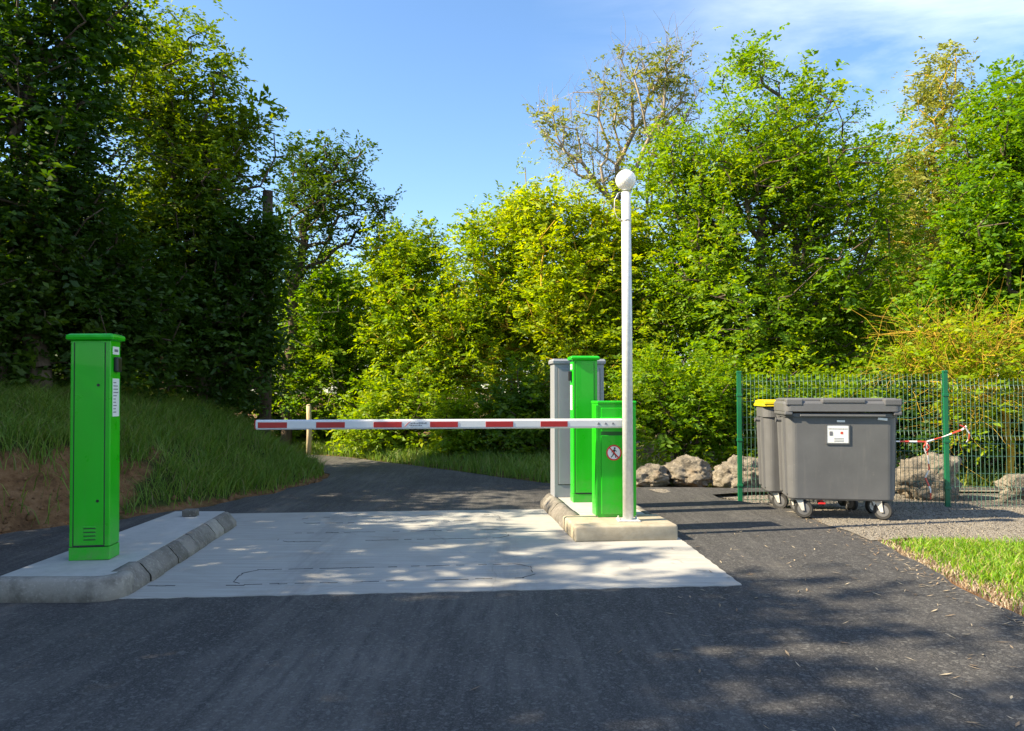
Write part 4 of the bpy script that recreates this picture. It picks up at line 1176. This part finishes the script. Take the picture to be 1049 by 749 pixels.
tree('background_tree', 'dark tree far up the bank behind the spreading shrubs', 190, 20.0, [(190, 345, 70, 60, 0), (110, 340, 80, 70, 0), (240, 370, 40, 60, 0), (150, 390, 90, 40, 0), (250, 405, 45, 35, 0)], 480, M['leaf_dark'], M['bark'], 35, 0.14, ll=0.16, lw=0.08, group=GB)
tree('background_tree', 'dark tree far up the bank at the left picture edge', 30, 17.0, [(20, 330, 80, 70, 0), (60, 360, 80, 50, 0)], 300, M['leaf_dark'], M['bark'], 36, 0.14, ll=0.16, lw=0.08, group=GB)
# trees left of the picture that shade the road
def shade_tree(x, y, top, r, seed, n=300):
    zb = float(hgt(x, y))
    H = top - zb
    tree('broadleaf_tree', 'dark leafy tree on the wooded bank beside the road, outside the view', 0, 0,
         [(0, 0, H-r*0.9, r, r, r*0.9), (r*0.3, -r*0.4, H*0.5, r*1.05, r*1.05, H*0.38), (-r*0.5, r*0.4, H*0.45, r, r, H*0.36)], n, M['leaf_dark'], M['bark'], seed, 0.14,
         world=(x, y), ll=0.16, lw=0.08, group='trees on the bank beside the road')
shade_tree(-8.3, 5.5, 7.2, 1.5, 51, 190)
shade_tree(-8.2, 3.1, 8.5, 1.6, 52, 200)
shade_tree(-8.5, 0.2, 9.4, 1.9, 53, 210)
shade_tree(-8.8, -3.0, 10.2, 2.0, 54, 300)
shade_tree(-9.2, -6.6, 10.4, 2.0, 55, 260)
shade_tree(-9.2, 7.8, 6.9, 1.5, 56, 220)
shade_tree(-11.5, 2.0, 10.2, 1.8, 57, 240)
shade_tree(-11.4, 9.4, 7.6, 1.7, 58, 300)

po = thing('wooden_post', 'short pale wooden post across the road behind the barrier tip', 'post', (wx(317, 17.9), 17.9, float(hgt(wx(317, 17.9), 17.9))-0.05))
obj('shaft', tube(bmesh.new(), [(0, 0, 0), (0.01, 0, 0.6), (-0.01, 0, 1.20)], [0.062, 0.058, 0.055], 10), M['post_wood'], po, True)
obj('top', lathe(bmesh.new(), [(0.055, 1.20), (0.050, 1.225), (0.02, 1.235)], 10, (-0.01, 0, 0)), M['post_wood'], po, True)
# utility pole and its cable
d = 14.5
up = thing('utility_pole', 'dark wooden utility pole at the end of the grass bank', 'pole', (wx(272, d), d, float(hgt(wx(272, d), d))-0.05))
zt = wz(194, d) - up.location.z
obj('pole', tube(bmesh.new(), [(0, 0, 0), (0.01, 0, zt*0.5), (0, 0, zt)], [0.115, 0.105, 0.095], 14), M['bark'], up, True)
obj('insulator', lathe(bmesh.new(), [(0.02, 0), (0.03, 0.02), (0.018, 0.05), (0.03, 0.08), (0.01, 0.10)], 10, (0, -0.10, zt-0.25)), M['seam'], up)
a = Vector((wx(272, d), d-0.1, wz(194, d)-0.2)); b_ = Vector((-9.0, 7.0, 6.4))
cp = []
for k in range(17):
    f = k/16; p = a.lerp(b_, f); p.z -= 0.35*4*f*(1-f)*0.5; cp.append(p)
tag(obj('overhead_cable', tube(bmesh.new(), cp, 0.010, 6), M['black'], None, True), 'thin black cable running from the utility pole into the trees', 'cable')

# ------------------------------------------------------------------ grass
def blades(name, pts, h, w, lean, mat, seed, label, z_off=0.0):
    rg = np.random.default_rng(seed)
    n = len(pts)
    x, y = pts[:, 0], pts[:, 1]
    z = hgt(x, y) + z_off
    H = h*rg.uniform(0.5, 1.25, n)
    az = rg.uniform(0, 2*PI, n); la = rg.uniform(0, 2*PI, n)
    ln = lean*rg.uniform(0.2, 1.0, n)*H
    sx_, sy_ = np.cos(az)*w/2, np.sin(az)*w/2
    lx_, ly_ = np.cos(la)*ln, np.sin(la)*ln
    V = np.zeros((n, 6, 3))
    for k, (f, wf_) in enumerate(((0, 1.0), (0.55, 0.8), (1.0, 0.12))):
        bx_, by_, bz_ = x + lx_*f*f, y + ly_*f*f, z + H*f*(1 - 0.25*lean*f)
        V[:, 2*k] = np.stack([bx_-sx_*wf_, by_-sy_*wf_, bz_], -1)
        V[:, 2*k+1] = np.stack([bx_+sx_*wf_, by_+sy_*wf_, bz_], -1)
    f = np.array([[0, 1, 3, 2], [2, 3, 5, 4]])
    Fc = (f[None] + 6*np.arange(n)[:, None, None]).reshape(-1, 4)
    t = np.repeat(rg.random(n), 2)
    me = np_mesh(name, V.reshape(-1, 3), Fc, {'tint': t})
    return tag(link(name, me, mat), label, 'grass', kind='stuff')
rg = np.random.default_rng(77)
# bank: the tall grass, thinner on the soil face
n = 210000
pts = np.stack([rg.uniform(-11, -2.9, n), rg.uniform(6.0, 17.5, n)], -1)
s = bank_s(pts[:, 0], pts[:, 1])
left = pts[:, 0] < -4.5
prob = np.where(left, np.interp(s, [0.0, 0.7, 1.05], [0.025, 0.09, 1]), np.interp(s, [-0.02, 0.10, 0.35], [0.10, 0.8, 1]))
patch = 0.6 + 0.4*wob(pts[:, 0], pts[:, 1], 2.2)
keep = (s > -0.02) & (rg.random(n) < prob*patch) & (s < 4.5)
blades('bank_grass', pts[keep], 0.32, 0.011, 0.95, M['grass'], 5, 'tall shaded grass growing on the bank at left')
# far verge
n = 60000
pts = np.stack([rg.uniform(-9, 2.4, n), rg.uniform(11.8, 21, n)], -1)
t = far_t(pts[:, 0], pts[:, 1])
keep = (t > 0.02) & (t < 3.2) & (pts[:, 0] < 2.2)
blades('verge_grass', pts[keep], 0.24, 0.014, 0.7, M['grass'], 6, 'green grass on the verge across the road')
# short lawn at right
n = 95000
pts = np.stack([rg.uniform(3.25, 6.8, n), rg.uniform(3.0, 7.45, n)], -1)
edge = pts[:, 0] - 3.26 - 0.24*np.clip((pts[:, 1]-5.4)/2.2, 0, 1)
topd = 7.4 - pts[:, 1] + 0.10*np.sin(pts[:, 0]*2.2)
pa = 0.5 + 0.5*wob(pts[:, 0]*1.0, pts[:, 1]*1.0, 2.4)
prob = np.interp(edge, [0, 0.12, 0.35, 0.6], [0.0, 0.15, 0.7, 1.0])*np.interp(topd, [0, 0.15], [0.25, 1])*np.clip(0.35 + pa, 0, 1)
keep = rg.random(n) < prob
blades('lawn_grass', pts[keep], 0.085, 0.009, 0.8, M['lawn'], 8, 'short sunlit grass beside the asphalt at right')
n = 6000
yy_ = rg.uniform(3.0, 7.5, n)
pts = np.stack([3.27 + 0.24*np.clip((yy_-5.4)/2.2, 0, 1) + np.abs(rg.normal(size=n))*0.22, yy_], -1)
blades('dry_grass', pts, 0.045, 0.008, 1.0, M['dryleaf'], 18, 'dry straw coloured grass along the edge of the asphalt')
def clods(n, seed):
    g = np.random.default_rng(seed)
    x = g.uniform(-9.5, -3.0, n); y = g.uniform(6.3, 13.2, n)
    s_ = bank_s(x, y)
    k = (s_ > -0.25) & (g.random(n) < np.where(x < -4.5, np.interp(s_, [-0.25, 0, 0.8, 1.2], [0.15, 1, 0.8, 0]), np.interp(s_, [-0.2, 0, 0.25, 0.4], [0.06, 0.3, 0.2, 0])))
    x, y = x[k], y[k]; m = len(x)
    r = 0.010*(1 + g.pareto(2.2, m)); r = np.minimum(r, 0.07)
    base = np.array([(1,0,0),(0,1,0),(-1,0,0),(0,-1,0),(0,0,0.9),(0,0,-0.7)], float)
    fc = np.array([(0,1,4),(1,2,4),(2,3,4),(3,0,4),(1,0,5),(2,1,5),(3,2,5),(0,3,5)])
    V = base[None]*g.uniform(0.5, 1.4, (m, 6, 3))*r[:, None, None]
    V[:, :, 0] += x[:, None]; V[:, :, 1] += y[:, None]; V[:, :, 2] += hgt(x, y)[:, None]
    return np_mesh('soil_clods', V.reshape(-1, 3), (fc[None] + 6*np.arange(m)[:, None, None]).reshape(-1, 3))
tag(link('soil_clods', clods(9000, 12), M['soil']), 'brown clods and stones on the bare foot of the bank', 'soil clods', kind='stuff')
# weeds behind the boulders
n = 9000
pts = np.stack([rg.uniform(2, 9, n), rg.uniform(11.4, 14.5, n)], -1)
keep = far_t(pts[:, 0], pts[:, 1]) > 0.4
blades('weed_grass', pts[keep], 0.30, 0.016, 0.8, M['grass'], 9, 'shaded weeds and grass behind the boulders')

# dry leaves and bits of twig on the asphalt
n = 1000
x = rg.uniform(-3.0, 3.4, n); y = rg.uniform(2.2, 8.0, n)
w_ = np.clip((x + 0.6)/3.5, 0.02, 1)**1.5
ex = 280
ye = rg.uniform(3.0, 9.0, ex)
x = np.concatenate([x, 3.20 + 0.24*np.clip((ye-5.4)/2.2, 0, 1) - np.abs(rg.normal(size=ex))*0.10]); y = np.concatenate([y, ye]); w_ = np.concatenate([w_, np.ones(ex)])
keep = rg.random(len(x)) < w_
x, y = x[keep], y[keep]; n = len(x)
a = rg.uniform(0, 2*PI, n); L = rg.uniform(0.010, 0.045, n); Wd = rg.uniform(0.002, 0.008, n)
inisl = lambda: None
V = np.zeros((n, 4, 3))
ca, sa = np.cos(a), np.sin(a)
u_ = x*CS + y*SN; v_ = -x*SN + y*CS
onisl = ((u_ > 1.3) & (u_ < 2.5) & (v_ > 7.1)) | (u_ < -2.0)
zb_ = np.where((u_ > -2.1) & (u_ < 2.4) & (v_ > 5.4), 0.009, 0.004)
for k, (p, q, dz) in enumerate(((-1, 0, 0.0), (0, -1, 0.004), (1, 0, 0.010), (0, 1, 0.004))):
    V[:, k, 0] = x + ca*L*p - sa*Wd*q; V[:, k, 1] = y + sa*L*p + ca*Wd*q; V[:, k, 2] = zb_ + dz
V = V[~onisl]; n = len(V)
tag(link('leaf_litter', np_mesh('leaf_litter', V.reshape(-1, 3), np.arange(n*4).reshape(n, 4), {'tint': rg.random(n)}), M['dryleaf']), 'dry leaves and twigs scattered over the asphalt', 'leaf litter', kind='stuff')

# ------------------------------------------------------------------ light
SUN_EL, SUN_AZ = R(39), R(12)      # travels towards +x, a little away from the camera
w = bpy.data.worlds.new('World'); sc.world = w; w.use_nodes = True
nt = w.node_tree
bgn = nt.nodes['Background']
sky = nt.nodes.new('ShaderNodeTexSky'); sky.sky_type = 'NISHITA'; sky.sun_disc = False
sd = Vector((-math.cos(SUN_AZ)*math.cos(SUN_EL), -math.sin(SUN_AZ)*math.cos(SUN_EL), math.sin(SUN_EL)))
sky.sun_elevation = SUN_EL
sky.sun_rotation = math.atan2(sd.x, sd.y)
sky.altitude = 100; sky.air_density = 1.0; sky.dust_density = 0.6; sky.ozone_density = 2.2
tc = nt.nodes.new('ShaderNodeTexCoord')
mp = nt.nodes.new('ShaderNodeMapping'); mp.inputs['Scale'].default_value = (1.1, 1.0, 3.4); mp.inputs['Rotation'].default_value = (R(8), R(22), 0)
nt.links.new(tc.outputs['Generated'], mp.inputs['Vector'])
nz = nt.nodes.new('ShaderNodeTexNoise'); nz.inputs['Scale'].default_value = 2.2; nz.inputs['Detail'].default_value = 7; nz.inputs['Roughness'].default_value = 0.58; nz.inputs['Distortion'].default_value = 0.5
nt.links.new(mp.outputs[0], nz.inputs['Vector'])
rp = nt.nodes.new('ShaderNodeValToRGB'); rp.color_ramp.elements[0].position = 0.36; rp.color_ramp.elements[1].position = 0.80
nt.links.new(nz.outputs['Fac'], rp.inputs['Fac'])
ml = nt.nodes.new('ShaderNodeMath'); ml.operation = 'MULTIPLY'; ml.inputs[1].default_value = 0.55
sx3 = nt.nodes.new('ShaderNodeSeparateXYZ'); nt.links.new(tc.outputs['Generated'], sx3.inputs[0])
mr = nt.nodes.new('ShaderNodeMapRange'); mr.inputs[1].default_value = 0.02; mr.inputs[2].default_value = 0.40; nt.links.new(sx3.outputs['X'], mr.inputs[0])
mm_ = nt.nodes.new('ShaderNodeMath'); mm_.operation = 'MULTIPLY'
nt.links.new(rp.outputs['Color'], mm_.inputs[0]); nt.links.new(mr.outputs[0], mm_.inputs[1])
nt.links.new(mm_.outputs[0], ml.inputs[0])
mx = nt.nodes.new('ShaderNodeMix'); mx.data_type = 'RGBA'
nt.links.new(ml.outputs[0], mx.inputs[0]); hs = nt.nodes.new('ShaderNodeHueSaturation'); hs.inputs['Saturation'].default_value = 1.12; nt.links.new(sky.outputs[0], hs.inputs['Color']); nt.links.new(hs.outputs[0], mx.inputs[6]); mx.inputs[7].default_value = (8.5, 8.6, 9.0, 1)
nt.links.new(mx.outputs[2], bgn.inputs['Color'])
bgn.inputs['Strength'].default_value = 0.105
sl_ = bpy.data.lights.new('sun', 'SUN'); sl_.energy = 5.0; sl_.angle = R(0.53); sl_.color = (1.0, 0.86, 0.62)
so = bpy.data.objects.new('sun', sl_); COL.objects.link(so)
so.rotation_euler = (-sd).to_track_quat('-Z', 'Y').to_euler()

# ------------------------------------------------------------------ camera
cd = bpy.data.cameras.new('camera'); cam = bpy.data.objects.new('camera', cd); COL.objects.link(cam)
cd.sensor_width = 36; cd.lens = 36*F/1049.0
cd.clip_start = 0.05; cd.clip_end = 2000
cam.location = (0, 0, EYE)
cam.rotation_euler = (R(90) + math.atan((HY-374.5)/F), 0, 0)
sc.camera = cam
sc.view_settings.view_transform = 'Standard'
sc.view_settings.look = 'None'
sc.view_settings.exposure = 1.5
sc.view_settings.gamma = 1
sc.cycles.max_bounces = 8
sc.cycles.use_denoising = True
